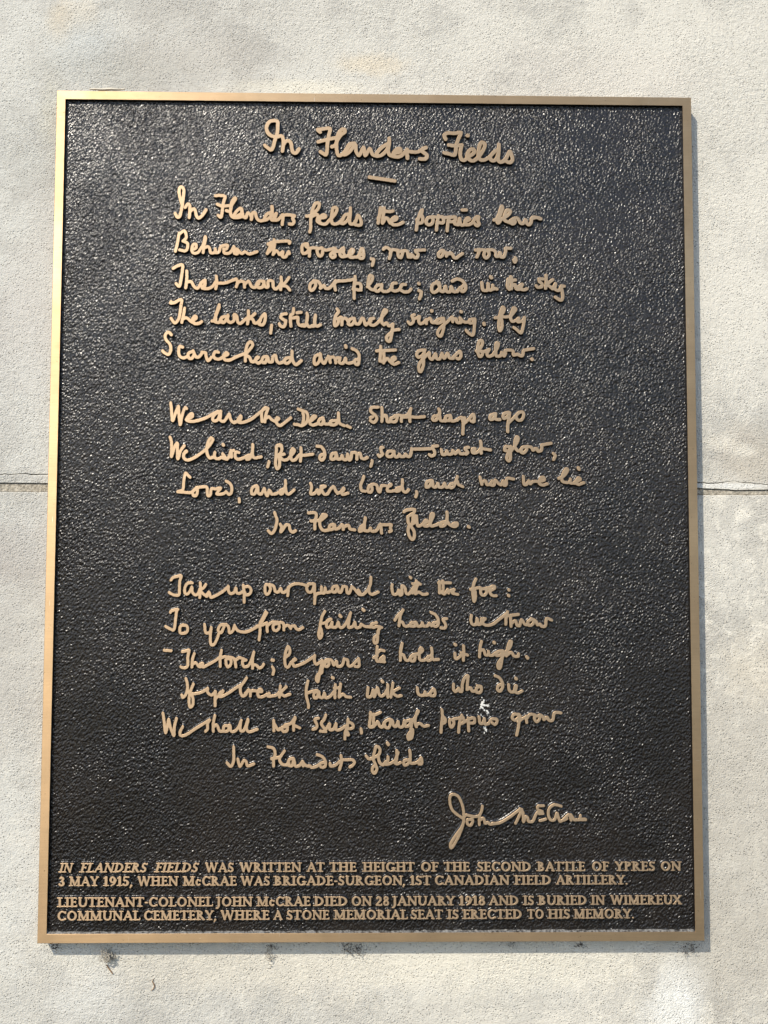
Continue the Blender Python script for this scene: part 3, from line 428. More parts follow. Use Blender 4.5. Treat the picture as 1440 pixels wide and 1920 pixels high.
Flanders|475,80 530,95 545,150 530,200 530,265;510,195 590,180;635,120 600,170 585,200 610,245 650,255 680,240;720,190 680,205 670,255 710,260 725,200 740,265 780,260 810,220 815,265;820,240 850,265 880,265 900,280 940,270 970,250;950,155 1000,175 1030,220 1025,270 990,275 975,245 1015,230;1075,240 1080,265 1120,260 1170,220;1180,165 1185,230 1165,300;1185,205 1240,205 1290,205 1310,230 1290,260 1265,275
@ 640 1385 250 2.8
fields|270,190 300,220 340,210 400,180 420,130 400,90 375,90 360,140 345,220 370,280 385,330 360,375 335,350 340,310 370,290;400,200 415,260 450,285 480,250;505,200 500,260 480,280 530,270 580,240;600,130 600,200 590,270;615,150 580,250 600,275 640,260;720,230 680,240 680,285 720,275 745,210 740,125;745,220 750,265 800,265 840,240 865,210 870,270 840,275;498,50 508,65
# signature
@ 830 1475 280 2.6
John|200,310 140,270 90,220 70,150 75,90 110,75 150,95 180,150 200,220 205,310 190,390 150,490 90,590 75,560 120,480 180,400 205,340;205,300 230,275 300,290 350,285;280,320 240,320 240,360 270,375 290,340 285,300;385,190 375,240 355,290 355,370;355,330 395,305 410,355 440,345 460,365 520,355
McCrae|480,355 550,350 640,300 720,240 765,220 745,270 705,355;745,215 775,250 780,340 800,290 820,300 830,335 870,335 900,270 925,240;975,185 920,190 920,225 960,240 930,260 970,260;940,330 995,315;1145,190 1080,175 1030,210 1020,270 1040,320 1080,320 1100,260 1110,270 1130,335 1160,325;1160,325 1220,270 1240,325;1165,325 1200,310;1240,275 1270,320 1300,320;1330,280 1330,310 1380,315;1300,320 1380,320
"""

# ------------------------------------------------------------------ mesh helpers
def link(name, me, mats, parent=None):
    o = bpy.data.objects.new(name, me); COL.objects.link(o)
    for m_ in mats:
        if m_.name not in me.materials: me.materials.append(m_)
    if parent: o.parent = parent
    return o
def props(o, label=None, category=None, group=None, kind=None):
    if label: o['label'] = label
    if category: o['category'] = category
    if group: o['group'] = group
    if kind: o['kind'] = kind
    return o
def empty(name, loc):
    o = bpy.data.objects.new(name, None); COL.objects.link(o); o.location = loc; o.empty_display_size = 0.02
    return o

# ------------------------------------------------------------------ the wall
wall = props(empty('stone_wall', (0, 0, 0)), 'weathered cream rendered stone wall behind the dark bronze plaque', 'wall')
XL, XR, ZT, ZB = -1.3, 1.3, 1.1, -1.1

def edge_line(pts, x0, x1, step, amp, freq, seed):
    """wobbly polyline through photograph points on the wall face, carried on level beyond them"""
    q = [wx(*p) for p in pts]
    xs = np.arange(x0, x1 + step/2, step)
    zs = np.interp(xs, [p[0] for p in q], [p[1] for p in q])
    return [(float(x), float(z) + amp*(mnoise.noise(Vector((x*freq, seed, 0))) + 0.5*mnoise.noise(Vector((x*freq*3, seed, 3))))) for x, z in zip(xs, zs)]

crack_u = edge_line([(0, 889), (45, 888), (88, 889), (1310, 904.5), (1345, 905), (1378, 902), (1405, 905), (1440, 909)], XL, XR, 0.0016, 0.0009, 130, 1)
crack_l = [(x, z - (0.00028 + 0.0005*max(0, mnoise.noise(Vector((x*60, 9, 0)))+0.35))) for x, z in crack_u]
slab_b = edge_line([(0, 905.5), (88, 906), (1310, 915.5), (1345, 917.5), (1375, 919), (1440, 919)], XL, XR, 0.0016, 0.0005, 70, 2)
low_t = edge_line([(0, 922), (88, 922.6), (1310, 928.3), (1440, 928.6)], XL, XR, 0.0016, 0.0005, 80, 3)

def slab(name, top, bot, y_front, depth, mat, label=None, bev=0.0012, drop=0):
    """slab between two lines; its arrises are rounded off by bev"""
    n = len(top); vs = []; fs = []
    def row(line, dz, y): vs.extend([(x, y, z + dz) for x, z in line])
    row(top, 0, y_front + depth); row(top, 0, y_front + bev); row(top, -bev*0.8, y_front)
    row(bot, bev*0.8, y_front); row(bot, 0, y_front + bev); row(bot, 0, y_front + depth)
    for r_ in range(5):
        for i in range(n - 1):
            a = r_*n + i; fs.append((a, a + n, a + n + 1, a + 1))
    for i in range(n - 1): fs.append((i, i + 1, 5*n + i + 1, 5*n + i))
    fs.append(tuple(r_*n for r_ in range(6))[::-1]); fs.append(tuple(r_*n + n - 1 for r_ in range(6)))
    me = bpy.data.meshes.new(name); me.from_pydata(vs, [], fs); me.update()
    o = link(name, me, [mat], wall)
    if label: o['label'] = label
    return o
flat = lambda z: [(x, z) for x, _ in crack_u]
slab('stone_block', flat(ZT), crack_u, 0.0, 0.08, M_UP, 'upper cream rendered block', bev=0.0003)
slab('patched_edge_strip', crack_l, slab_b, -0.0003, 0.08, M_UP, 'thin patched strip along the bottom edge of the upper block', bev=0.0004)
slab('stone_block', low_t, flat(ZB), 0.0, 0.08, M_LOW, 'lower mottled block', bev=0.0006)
up2 = [(x, z + 0.004) for x, z in slab_b]; lo2 = [(x, z - 0.004) for x, z in low_t]
_m = slab('mortar_joint', [(x, z - 0.0004) for x, z in slab_b], [(x, z + 0.0002) for x, z in low_t], 0.0006, 0.07, M_MORTAR, 'recessed sandy mortar joint', bev=0.0002)
slab('backing', [(x, z + 0.01) for x, z in crack_u], [(x, z - 0.01) for x, z in low_t], 0.0815, 0.02, M_MORTAR)

# ------------------------------------------------------------------ the plaque
plaque = props(empty('memorial_plaque', (0, 0, -H/2)), 'dark cast bronze plaque with raised handwritten poem, fixed to the pale wall', 'plaque')
def pchild(o): o.parent = plaque; o.location = (0, 0, H/2); return o
FW = 0.0063; DEP = 0.0019; YF = -T                # frame width, recess depth, front plane

def frame():
    xo, zo = W/2, H/2; xi, zi = W/2 - FW, H/2 - FW
    def ring(hx, hz, y, wob=0.0, seed=0, n=150):
        out = []
        cs = [(-hx, hz), (hx, hz), (hx, -hz), (-hx, -hz)]
        for k in range(4):
            (x0, z0), (x1, z1) = cs[k], cs[(k+1) % 4]
            nn = n if k % 2 == 0 else int(n*1.3)
            for i in range(nn):
                t_ = i/nn; x = x0 + (x1-x0)*t_; z = z0 + (z1-z0)*t_
                if wob:
                    w_ = wob*(mnoise.noise(Vector((x*180, z*180, seed))) + 0.6*mnoise.noise(Vector((x*520, z*520, seed+4)))) * min(1, t_*nn/2, (1-t_)*nn/2)
                    if k % 2 == 0: z += w_
                    else: x += w_
                out.append((x, y, z))
        return out
    b = 0.00035
    # inner slope: the casting's draft, wider at the foot of the lower and right side
    def inner(y, d):
        pts = ring(xi, zi, y, 0.00008, 2); o_ = []
        nt = 150; nr = 195
        for i, (x, yy, z) in enumerate(pts):
            o_.append((x, yy, z))
        return o_
    rings = [ring(xo-0.0005, zo-0.0005, 0.0002), ring(xo, zo, YF + b), ring(xo - b, zo - b, YF),
             ring(xi + 0.0001, zi + 0.0001, YF, 0.00008, 2), ring(xi, zi, YF + 0.00015, 0.00008, 2)]
    foot = []
    for i, (x, y, z) in enumerate(ring(xi, zi, YF + DEP + 0.0003, 0.00008, 2)):
        dx = 0.0 ; dz = 0.0
        wv = 0.0004*mnoise.noise(Vector((x*300, z*300, 5)))
        fx = min(1.0, max(0.0, (abs(x) - (xi - 0.004))/0.002)); fz = min(1.0, max(0.0, (abs(z) - (zi - 0.004))/0.002))
        if abs(x) > xi - 0.0005: dx = -(0.0007 + wv) if x > 0 else 0.0004
        if abs(z) > zi - 0.0005: dz = (0.0009 + 2*wv) if z < 0 else -0.0004
        foot.append((x + dx, y, z + dz))
    rings.append(foot)
    n = len(rings[0]); vs = [p for r_ in rings for p in r_]; fs = []; mi = []
    for k in range(len(rings) - 1):
        for i in range(n):
            j = (i + 1) % n
            fs.append((k*n + i, k*n + j, (k+1)*n + j, (k+1)*n + i))
            if k == 0: mi.append(1)
            elif k <= 3: mi.append(0)
            else:
                p = rings[k][i]
                mi.append(3 if p[2] < -zi + 0.001 else 2)
    me = bpy.data.meshes.new('frame'); me.from_pydata(vs, [], fs); me.update()
    for m_ in (M_FRAME, M_EDGE, M_SIDE, M_DUST_GLINT): me.materials.append(m_)
    me.polygons.foreach_set('material_index', mi)
    return pchild(link('frame', me, []))
frame()

# sunk field: a sheet with a slow unevenness, its pebbled grain is fine relief of the material
def field():
    nx, nz = 160, 210; hx, hz = W/2 - FW*0.5, H/2 - FW*0.5
    vs = []
    for j in range(nz + 1):
        for i in range(nx + 1):
            x = -hx + 2*hx*i/nx; z = -hz + 2*hz*j/nz
            vs.append((x, YF + DEP + 0.00010*mnoise.noise(Vector((x*90, z*90, 1))), z))
    fs = [(j*(nx+1)+i, j*(nx+1)+i+1, (j+1)*(nx+1)+i+1, (j+1)*(nx+1)+i) for j in range(nz) for i in range(nx)]
    me = bpy.data.meshes.new('sunk_field'); me.from_pydata(vs, [], fs); me.update()
    me.polygons.foreach_set('use_smooth', [True]*len(fs))
    return pchild(link('sunk_field', me, [M_FIELD]))
field()
def backplate():
    x, z = W/2 - 0.0025, H/2 - 0.0025; y0, y1 = YF + DEP + 0.0006, -0.0001
    vs = [(sx*x, y, sz*z) for y in (y0, y1) for sz in (-1, 1) for sx in (-1, 1)]
    fs = [(0, 2, 3, 1), (4, 5, 7, 6), (0, 1, 5, 4), (2, 6, 7, 3), (0, 4, 6, 2), (1, 3, 7, 5)]
    me = bpy.data.meshes.new('backplate'); me.from_pydata(vs, [], fs); me.update()
    return pchild(link('backplate', me, [M_EDGE]))
backplate()

# ---- raised shapes: the outline of a set of round strokes, filled, bevelled and given drafted sides
def catmull(p, sub=5):
    p = np.array(p, float)
    if len(p) < 3:
        return [tuple(a) for a in p]
    q = np.vstack([2*p[0]-p[1], p, 2*p[-1]-p[-2]]); out = []
    for i in range(1, len(q) - 2):
        p0, p1, p2, p3 = q[i-1], q[i], q[i+1], q[i+2]
        for k in range(sub):
            t_ = k/sub
            out.append(0.5*((2*p1) + (p2-p0)*t_ + (2*p0-5*p1+4*p2-p3)*t_**2 + (3*p1-p0-3*p2+p3)*t_**3))
    out.append(p[-1])
    return [tuple(a) for a in out]

def relief_mesh(name, segs, step, h_top=0.0, y_top=-T + 0.00005, y_bot=-T + DEP + 0.0003, draft=0.00035, bev=0.00020, wob=0.00007, seed=0.0, mats=None, prof=((0.5, 0.42), (1.2, 0.67), (2.6, 0.87), (4.4, 1.0))):
    """segs: (x0, z0, x1, z1, r0, r1) capsules in metres"""
    S = np.array(segs, float)
    rm = S[:, 4:].max() + step*3
    x0 = S[:, [0, 2]].min() - rm; x1 = S[:, [0, 2]].max() + rm; z0 = S[:, [1, 3]].min() - rm; z1 = S[:, [1, 3]].max() + rm
    nx = int((x1-x0)/step) + 2; nz = int((z1-z0)/step) + 2
    X, Z = np.meshgrid(x0 + np.arange(nx)*step, z0 + np.arange(nz)*step, indexing='ij')
    D = np.full(X.shape, 1.0)
    for a, b, c, d, ra, rb in S:
        i0 = max(0, int((min(a, c) - rm - x0)/step)); i1 = min(nx, int((max(a, c) + rm - x0)/step) + 2)
        j0 = max(0, int((min(b, d) - rm - z0)/step)); j1 = min(nz, int((max(b, d) + rm - z0)/step) + 2)
        xx = X[i0:i1, j0:j1]; zz = Z[i0:i1, j0:j1]
        vx, vz = c-a, d-b; L = vx*vx + vz*vz + 1e-14
        t_ = np.clip(((xx-a)*vx + (zz-b)*vz)/L, 0, 1)
        dd = np.hypot(xx-a-vx*t_, zz-b-vz*t_) - (ra + (rb-ra)*t_)
        D[i0:i1, j0:j1] = np.minimum(D[i0:i1, j0:j1], dd)
    if wob:
        D = D + wob*(np.sin(X*2100+seed)*np.sin(Z*1900+seed*1.7) + 0.7*np.sin(X*3900+Z*2700+seed))
    D = np.where(np.abs(D) < 1e-9, 1e-9, D)
    gx, gz = np.gradient(D, step)
    inside = D < 0
    vs = []; vid = {}; isb = []
    nrm = []
    def gv(i, j):
        k = (i, j)
        if k not in vid:
            vid[k] = len(vs); vs.append((X[i, j], Z[i, j])); nrm.append((0, 0)); isb.append(False)
        return vid[k]
    def ev(i, j, i2, j2):
        k = (i, j, i2, j2) if (i, j) < (i2, j2) else (i2, j2, i, j)
        if k not in vid:
            a, b = D[i, j], D[i2, j2]; t_ = a/(a-b); t_ = min(max(t_, 0.06), 0.94)
            vid[k] = len(vs); vs.append((X[i, j]+(X[i2, j2]-X[i, j])*t_, Z[i, j]+(Z[i2, j2]-Z[i, j])*t_))
            g = np.array([gx[i, j]*(1-t_)+gx[i2, j2]*t_, gz[i, j]*(1-t_)+gz[i2, j2]*t_]); L = np.hypot(*g) + 1e-9
            nrm.append(tuple(g/L)); isb.append(True)
        return vid[k]
    faces = []; bedges = []
    cand = np.argwhere(inside[:-1, :-1] | inside[1:, :-1] | inside[:-1, 1:] | inside[1:, 1:])
    for i, j in cand:
        cs = [(i, j), (i+1, j), (i+1, j+1), (i, j+1)]
        ins = [inside[c] for c in cs]
        s_ = sum(ins)
        if s_ == 4:
            faces.append(tuple(gv(*c) for c in cs)); continue
        if s_ == 2 and ins[0] == ins[2]:                # saddle: two separate corners
            for k in range(4):
                if ins[k]:
                    p = cs[k]; e1 = ev(*p, *cs[(k+1) % 4]); e0 = ev(*cs[k-1], *p)
                    faces.append((e0, gv(*p), e1)); bedges.append((e1, e0))
            continue
        poly = []; be = []
        for k in range(4):
            p, q = cs[k], cs[(k+1) % 4]
            if ins[k]: poly.append(gv(*p))
            if ins[k] != ins[(k+1) % 4]:
                e = ev(*p, *q); poly.append(e); be.append((e, ins[k]))
        faces.append(tuple(poly))
        out_e = [e for e, f in be if f][0]; in_e = [e for e, f in be if not f][0]
        bedges.append((out_e, in_e))
    n = len(vs)
    V = [(x, y_top, z) for x, z in vs]
    bm_ = {}
    for e in {e for ed in bedges for e in ed}:
        x, z = vs[e]; gx_, gz_ = nrm[e]
        bm_[e] = len(V)
        V.append((x + gx_*bev, y_top + bev, z + gz_*bev))
        for dk, yk in prof: V.append((x + gx_*dk*draft, y_top + (y_bot - y_top)*yk, z + gz_*dk*draft))
    mi = [0]*len(faces); sm = [False]*len(faces)
    F_ = list(faces)
    for a, b in bedges:
        A, B = bm_[a], bm_[b]
        F_.append((b, a, A, B)); mi.append(0); sm.append(True)
        for k in range(len(prof)): F_.append((B+k, A+k, A+k+1, B+k+1)); mi.append(1); sm.append(True)
    me = bpy.data.meshes.new(name); me.from_pydata(V, [], F_); me.update()
    for m_ in (mats or (M_LETTER, M_SIDE)): me.materials.append(m_)
    me.polygons.foreach_set('material_index', mi); me.polygons.foreach_set('use_smooth', sm)
    return me

def px_to_m(px, py):
    a = ray(px, py); b = ray(px + 1, py); return b[0] - a[0]

def build_words():
    scale = 1; ox = oy = 0; rad = 3.0; cur = None; words = []
    for line in STROKES.strip().splitlines():
        line = line.strip()
        if not line or line.startswith('#'): continue
        if line.startswith('@'):
            _, a, b, w_, r_ = line.split(); ox, oy, scale, rad = float(a), float(b), 1440/float(w_), float(r_)
            continue
        nm, body = line.split('|')
        st = []
        for s_ in body.split(';'):
            pts = [tuple(float(v) for v in q.split(',')) for q in s_.split()]
            st.append(([(ox + x/scale, oy + y/scale) for x, y in pts], rad))
        if nm == '+': words[-1][1].extend(st)
        else: words.append((nm, st))
    for k, (nm, st) in enumerate(words):
        segs = []
        for pts, rad in st:
            c = catmull(pts, 4)
            if len(c) == 2 and math.dist(c[0], c[1]) < 4: rad *= 1.12
            m_ = [ray(*p) for p in c]; r_ = rad*px_to_m(*c[0])*RADK
            for i, (a, b) in enumerate(zip(m_, m_[1:])):
                r0 = r_*(1 + 0.07*mnoise.noise(Vector((a[0]*420, a[1]*420, k)))); r1_ = r_*(1 + 0.07*mnoise.noise(Vector((b[0]*420, b[1]*420, k))))
                segs.append((*a, *b, r0, r1_))
        base = {'comma': 'comma', 'period': 'full_stop', 'semicolon': 'semicolon', 'colon': 'colon', 'dash': 'dash', 'mark': 'short_dash'}.get(nm)
        me = relief_mesh('raised_word', segs, 0.00033, seed=k*1.3, y_top=-T + 0.00002 + 0.00003*(k % 3))
        o = pchild(link(base or 'handwritten_word', me, []))
        if not base: o['label'] = 'raised handwritten word "%s"' % nm if nm not in ('McCrae',) and k < len(words)-2 else 'raised signature reading "%s"' % nm
    return len(words)
RADK = 0.86
NW = build_words()

# ---- the cast inscription: roman capitals with small serifs, one object per letter
TK, TN, SF = 0.115, 0.075, 0.055      # half widths of thick strokes, thin strokes and serifs, in cap heights
def stem(x, y0=0, y1=1, r=TK, s=0.10, top=True, bot=True):
    q = [(x, y0+r*0.6, x, y1-r*0.6, r, r)]
    if bot: q.append((x-r-s, y0+SF, x+r+s, y0+SF, SF*0.8, SF*0.8))
    if top: q.append((x-r-s, y1-SF, x+r+s, y1-SF, SF*0.8, SF*0.8))
    return q
def ln(x0, y0, x1, y1, a=TN, b=None): return [(x0, y0, x1, y1, a, a if b is None else b)]
def arc(cx, cy, rx, ry, a0, a1, ra=TK, rb=TN, n=14):
    """elliptical stroke, thick where it runs upright and thin where it runs level"""
    pts = []
    for i in range(n+1):
        a = R(a0 + (a1-a0)*i/n); w_ = rb + (ra-rb)*abs(math.cos(a))**1.3
        pts.append((cx + (rx-w_)*math.cos(a), cy + (ry-w_)*math.sin(a), w_))
    return [(p[0], p[1], q[0], q[1], p[2], q[2]) for p, q in zip(pts, pts[1:])]
def tick(x, y0, y1, r=SF): return [(x, y0, x, y1, r*0.8, r*0.8)]
G = {
 'I': (0.42, stem(.21)), 'L': (.66, stem(.2)+ln(.2,.06,.58,.06,.06)+tick(.6,.06,.22)),
 'E': (.68, stem(.2)+ln(.2,.06,.6,.06,.06)+tick(.61,.06,.2)+ln(.2,.94,.56,.94,.06)+tick(.58,.82,.94)+ln(.2,.52,.5,.52,.055)+tick(.5,.44,.6)),
 'F': (.62, stem(.2)+ln(.2,.94,.56,.94,.06)+tick(.58,.82,.94)+ln(.2,.52,.48,.52,.055)+tick(.48,.44,.6)),
 'H': (.92, stem(.2)+stem(.72)+ln(.2,.52,.72,.52,.06)),
 'T': (.76, stem(.38, top=False)+ln(.06,.94,.7,.94,.06)+tick(.05,.8,.94)+tick(.71,.8,.94)),
 'N': (.92, stem(.17, r=TN, s=.08)+ln(.17,.92,.74,.08,TK)+stem(.76, r=TN, s=.08, bot=False)+ln(.06,.95,.2,.95,.045)),
 'M': (1.08, stem(.17, r=TN, s=.08)+ln(.2,.92,.53,.1,TK)+ln(.53,.1,.86,.92,TN)+stem(.88, r=TK, s=.08)),
 'A': (.88, ln(.13,.06,.44,.92,TN)+ln(.44,.92,.74,.06,TK)+ln(.24,.34,.62,.34,.055)+ln(.03,.05,.24,.05,.045)+ln(.6,.05,.86,.05,.045)),
 'V': (.86, ln(.13,.94,.43,.08,TK)+ln(.43,.08,.72,.94,TN)+ln(.02,.95,.26,.95,.045)+ln(.6,.95,.84,.95,.045)),
 'W': (1.22, ln(.13,.94,.37,.08,TK)+ln(.37,.08,.6,.9,TN)+ln(.6,.9,.85,.08,TK)+ln(.85,.08,1.08,.94,TN)+ln(.02,.95,.26,.95,.045)+ln(.98,.95,1.2,.95,.045)+ln(.5,.95,.68,.95,.045)),
 'X': (.84, ln(.14,.92,.68,.08,TK)+ln(.68,.92,.14,.08,TN)+ln(.03,.95,.27,.95,.045)+ln(.56,.95,.8,.95,.045)+ln(.03,.05,.26,.05,.045)+ln(.54,.05,.82,.05,.045)),
 'Y': (.80, ln(.12,.93,.4,.48,TK)+ln(.4,.48,.66,.93,TN)+stem(.4,0,.5,top=False)+ln(.02,.95,.24,.95,.045)+ln(.56,.95,.78,.95,.045)),
 'O': (.96, arc(.48,.5,.44,.52,0,360,n=26)), 
 'C': (.84, arc(.48,.5,.44,.52,52,308,n=20)+tick(.76,.74,.92)+tick(.77,.1,.22)),
 'G': (.92, arc(.48,.5,.44,.52,52,300,n=20)+tick(.76,.76,.92)+stem(.74,.06,.44,bot=False,s=.06)+ln(.6,.1,.74,.08,.06)),
 'D': (.90, stem(.2)+arc(.36,.5,.48,.5,-90,90,n=16)+ln(.2,.065,.38,.065,.06)+ln(.2,.935,.38,.935,.06)),
 'P': (.70, stem(.2)+arc(.32,.73,.32,.27,-90,90,n=12)+ln(.2,.94,.34,.94,.06)+ln(.2,.5,.34,.5,.055)),
 'R': (.82, stem(.2)+arc(.32,.74,.30,.26,-90,90,n=12)+ln(.2,.94,.34,.94,.06)+ln(.2,.52,.34,.52,.055)+ln(.36,.5,.66,.08,TK)+ln(.6,.05,.8,.05,.045)),
 'B': (.76, stem(.2)+arc(.32,.75,.28,.25,-90,90,n=12)+arc(.34,.27,.34,.27,-90,90,n=12)+ln(.2,.94,.34,.94,.06)+ln(.2,.53,.34,.53,.055)+ln(.2,.06,.36,.06,.06)),
 'U': (.90, [(.2,.95,.2,.35,TK,TK)]+ln(.08,.95,.36,.95,.045)+arc(.46,.36,.37,.38,180,360,n=14)[1:]+[(.75,.95,.75,.36,TN,TN)]+ln(.64,.95,.88,.95,.045)),
 'J': (.46, stem(.24,0,1,bot=False)+ln(.24,.06,.14,-.2,TK,.07)+ln(.14,-.2,.02,-.2,.07)),
 'S': (.64, arc(.32,.74,.25,.27,40,250,ra=.09,rb=.075,n=12)+ln(.2,.6,.44,.42,TK)+arc(.32,.27,.27,.29,-140,60,ra=.1,rb=.075,n=12)+tick(.53,.8,.95)+tick(.08,.06,.22)),
 'c': (.60, arc(.32,.34,.28,.36,50,310,n=16)+tick(.5,.5,.6)),
 '1': (.44, stem(.24,0,1,top=False,s=.08)+ln(.08,.82,.22,.94,.06)),
 '2': (.62, arc(.3,.72,.25,.3,-10,160,n=10)+ln(.47,.6,.12,.1,.085)+ln(.1,.06,.54,.06,.075)+tick(.55,.06,.18)),
 '3': (.60, arc(.28,.76,.22,.25,-70,150,n=10)+arc(.27,.28,.27,.3,-150,80,n=12)),
 '5': (.58, ln(.14,.93,.5,.93,.065)+ln(.14,.93,.12,.58,.06)+arc(.24,.32,.29,.34,-140,110,n=14)),
 '8': (.62, arc(.31,.76,.22,.25,0,360,ra=.09,rb=.07,n=16)+arc(.31,.28,.27,.3,0,360,ra=.1,rb=.07,n=18)),
 '9': (.62, arc(.31,.66,.26,.35,0,360,ra=.1,rb=.07,n=18)+ln(.54,.62,.44,.25,.1,.08)+ln(.44,.25,.2,.03,.08,.06)),
 '-': (.36, ln(.1,.42,.28,.42,.075)), ',': (.28, ln(.13,.04,.03,-.2,.10,.05)), '.': (.26, ln(.12,.06,.13,.06,.095)),
}
CAPH = 17.2
LINES = [
 ((1636.3, 1633.0), [('IN',110.4,136.5,1),('FLANDERS',149.4,277,1),('FIELDS',290,373.3,1),('WAS',385.2,438.3),('WRITTEN',449.8,564.4),('AT',575.8,608),('THE',618.5,668.5),('HEIGHT',681,777),('OF',789.4,821.7),('THE',833,881),('SECOND',894.6,996),('BATTLE',1008,1097.3),('OF',1110.2,1141.5),('YPRES',1154.4,1228.7),('ON',1239.4,1277)]),
 ((1661.8, 1658.2), [('3',109.4,121.9),('MAY',130.2,184.4),('1915,',193.8,249),('WHEN',258.3,333.3),('McCRAE',343.8,443.5),('WAS',451.9,506),('BRIGADE-SURGEON,',514.4,760.2),('1ST',769.6,808),('CANADIAN',815.4,955),('FIELD',965.4,1033.8),('ARTILLERY.',1043.5,1177)]),
 ((1701.0, 1696.0), [('LIEUTENANT-COLONEL',108.3,398.8),('JOHN',406,472.7),('McCRAE',482,582),('DIED',589.4,651.9),('ON',659.2,696.7),('28',704.6,730),('JANUARY',736.3,853),('1918',861.3,910.2),('AND',917.5,972.7),('IS',982,1001.5),('BURIED',1010,1100.6),('IN',1109.2,1134),('WIMEREUX',1145.8,1278.2)]),
 ((1726.4, 1721.8), [('COMMUNAL',107.3,262.5),('CEMETERY,',269.8,406),('WHERE',414.4,505),('A',513.3,529),('STONE',537.3,617.5),('MEMORIAL',626.9,764.4),('SEAT',770.6,830),('IS',839.4,860.2),('ERECTED',868.5,979),('TO',989.7,1019.8),('HIS',1028.4,1069.3),('MEMORY.',1077,1189)]),
]
GM = {}
def glyph(ch, italic):
    k = (ch, italic)
    if k not in GM:
        s_ = CAPH*px_to_m(700, 1680)
        segs = []
        for x0, y0, x1, y1, a, b in G[ch][1]:
            if italic: x0 += y0*0.22; x1 += y1*0.22
            segs.append((x0*s_, y0*s_, x1*s_, y1*s_, a*s_*LETK, b*s_*LETK))
        me = relief_mesh('raised_letter', segs, 0.00017, draft=0.00026, bev=0.00012, wob=0.00003, seed=len(GM), y_bot=-T + DEP + 0.0003)
        GM[k] = me
    return GM[k]
LETK = 0.80
def inscription():
    s_ = CAPH*px_to_m(700, 1680); n = 0
    for (b0, b1), words in LINES:
        for w_ in words:
            txt, a, b = w_[:3]; it = len(w_) > 3
            def base(px): return b0 + (b1-b0)*(px-110)/1170
            xa, za = ray(a, base(a)); xb, zb = ray(b, base(b))
            tot = sum(G[c][0] for c in txt) + (0.18 if it else 0) - 0.08
            kx = (xb - xa)/(tot*s_); x = xa - 0.04*s_*kx
            for c in txt:
                o = pchild(link('raised_letter', glyph(c, it), []))
                zz = za + (zb-za)*(x-xa)/(xb-xa)
                o.location = (x, 0, H/2 + zz); o.scale = (kx, 1, 1)
                x += G[c][0]*s_*kx; n += 1
    return n
NL = inscription()
print('words', NW, 'letters', NL)

# ------------------------------------------------------------------ small things on the plaque and the wall
M_WHITE = NT('chalky_white').set(Base_Color=(0.60, 0.59, 0.55), Roughness=0.9)
def drop_segs(pts): 
    out = []
    for px, py, qx, qy, r_ in pts:
        a = ray(px, py); b = ray(qx, qy); k = px_to_m(px, py); out.append((*a, *b, r_*k, r_*k*0.6))
    return out
rs = random.Random(3)
sp = [(908, 1314, 908, 1318, .8), (904, 1322, 910, 1324, 1.8), (903, 1327, 906, 1329, 1.5), (914, 1334, 917, 1338, .9), (905, 1318, 906, 1322, 1.3), (914, 1324, 915, 1326, .9)]
sp += [(rs.uniform(897, 921), rs.uniform(1308, 1342), 0, 0, rs.uniform(.3, .6)) for _ in range(12)]
sp = [(a, b, c or a+.5, d or b+.6, e) for a, b, c, d, e in sp]
me = relief_mesh('bird_dropping', drop_segs(sp), 0.00018, y_top=YF + DEP - 0.0004, y_bot=YF + DEP + 0.0002, draft=0.0002, bev=0.0001, mats=(M_WHITE, M_WHITE), seed=4)
o = link('bird_dropping', me, []); props(o, 'small chalky white splash of bird dropping above the handwritten word poppies in the last verse', 'bird dropping')
sp = [(911, 1361, 911, 1371, .7), (908, 1364, 909, 1368, .7), (913, 1369, 913, 1373, .6), (909, 1375, 909, 1377, .6)]
me = relief_mesh('bird_dropping', drop_segs(sp), 0.00018, y_top=YF + DEP - 0.0004, y_bot=YF + DEP + 0.0002, draft=0.0002, bev=0.0001, mats=(M_WHITE, M_WHITE), seed=5)
o = link('bird_dropping', me, []); props(o, 'thin white drip of bird dropping just below the handwritten word poppies in the last verse', 'bird dropping')

# cobweb tangles, dirt and crumbs caught under the lower edge of the plaque
M_DIRT = NT('dark_dry_dirt').set(Base_Color=(0.045, 0.035, 0.028), Roughness=0.9)
M_WEB = NT('dusty_cobweb').set(Base_Color=(0.30, 0.27, 0.22), Roughness=0.9)
M_TAN = NT('dry_brown_root').set(Base_Color=(0.26, 0.17, 0.10), Roughness=0.9)
def w0(px, py): return ray(px, py, 0.0)
def tube(vs, fs, pts, rr, n=5):
    b0 = len(vs)
    for i, p in enumerate(pts):
        p = Vector(p); q = Vector(pts[min(i+1, len(pts)-1)]) - Vector(pts[max(i-1, 0)]); q.normalize()
        u = q.cross(Vector((0.3, 1, 0.2))).normalized(); v = q.cross(u); r_ = rr*(0.35 + 0.65*math.sin(math.pi*(i+0.6)/(len(pts)+0.2)))
        for k in range(n): a = 2*math.pi*k/n; vs.append(tuple(p + (u*math.cos(a) + v*math.sin(a))*r_))
    for i in range(len(pts)-1):
        for k in range(n): fs.append((b0+i*n+k, b0+i*n+(k+1) % n, b0+(i+1)*n+(k+1) % n, b0+(i+1)*n+k))
def crumb(vs, fs, x, y, z, s_, rng):
    b0 = len(vs); m_ = [(1, 0, 0), (-1, 0, 0), (0, 1, 0), (0, -1, 0), (0, 0, 1), (0, 0, -1)]
    for a in m_: k = s_*rng.uniform(.5, 1.2); vs.append((x + a[0]*k, y + a[1]*k*.6, z + a[2]*k))
    for f in [(0,2,4),(2,1,4),(1,3,4),(3,0,4),(2,0,5),(1,2,5),(3,1,5),(0,3,5)]: fs.append(tuple(b0+q for q in f))
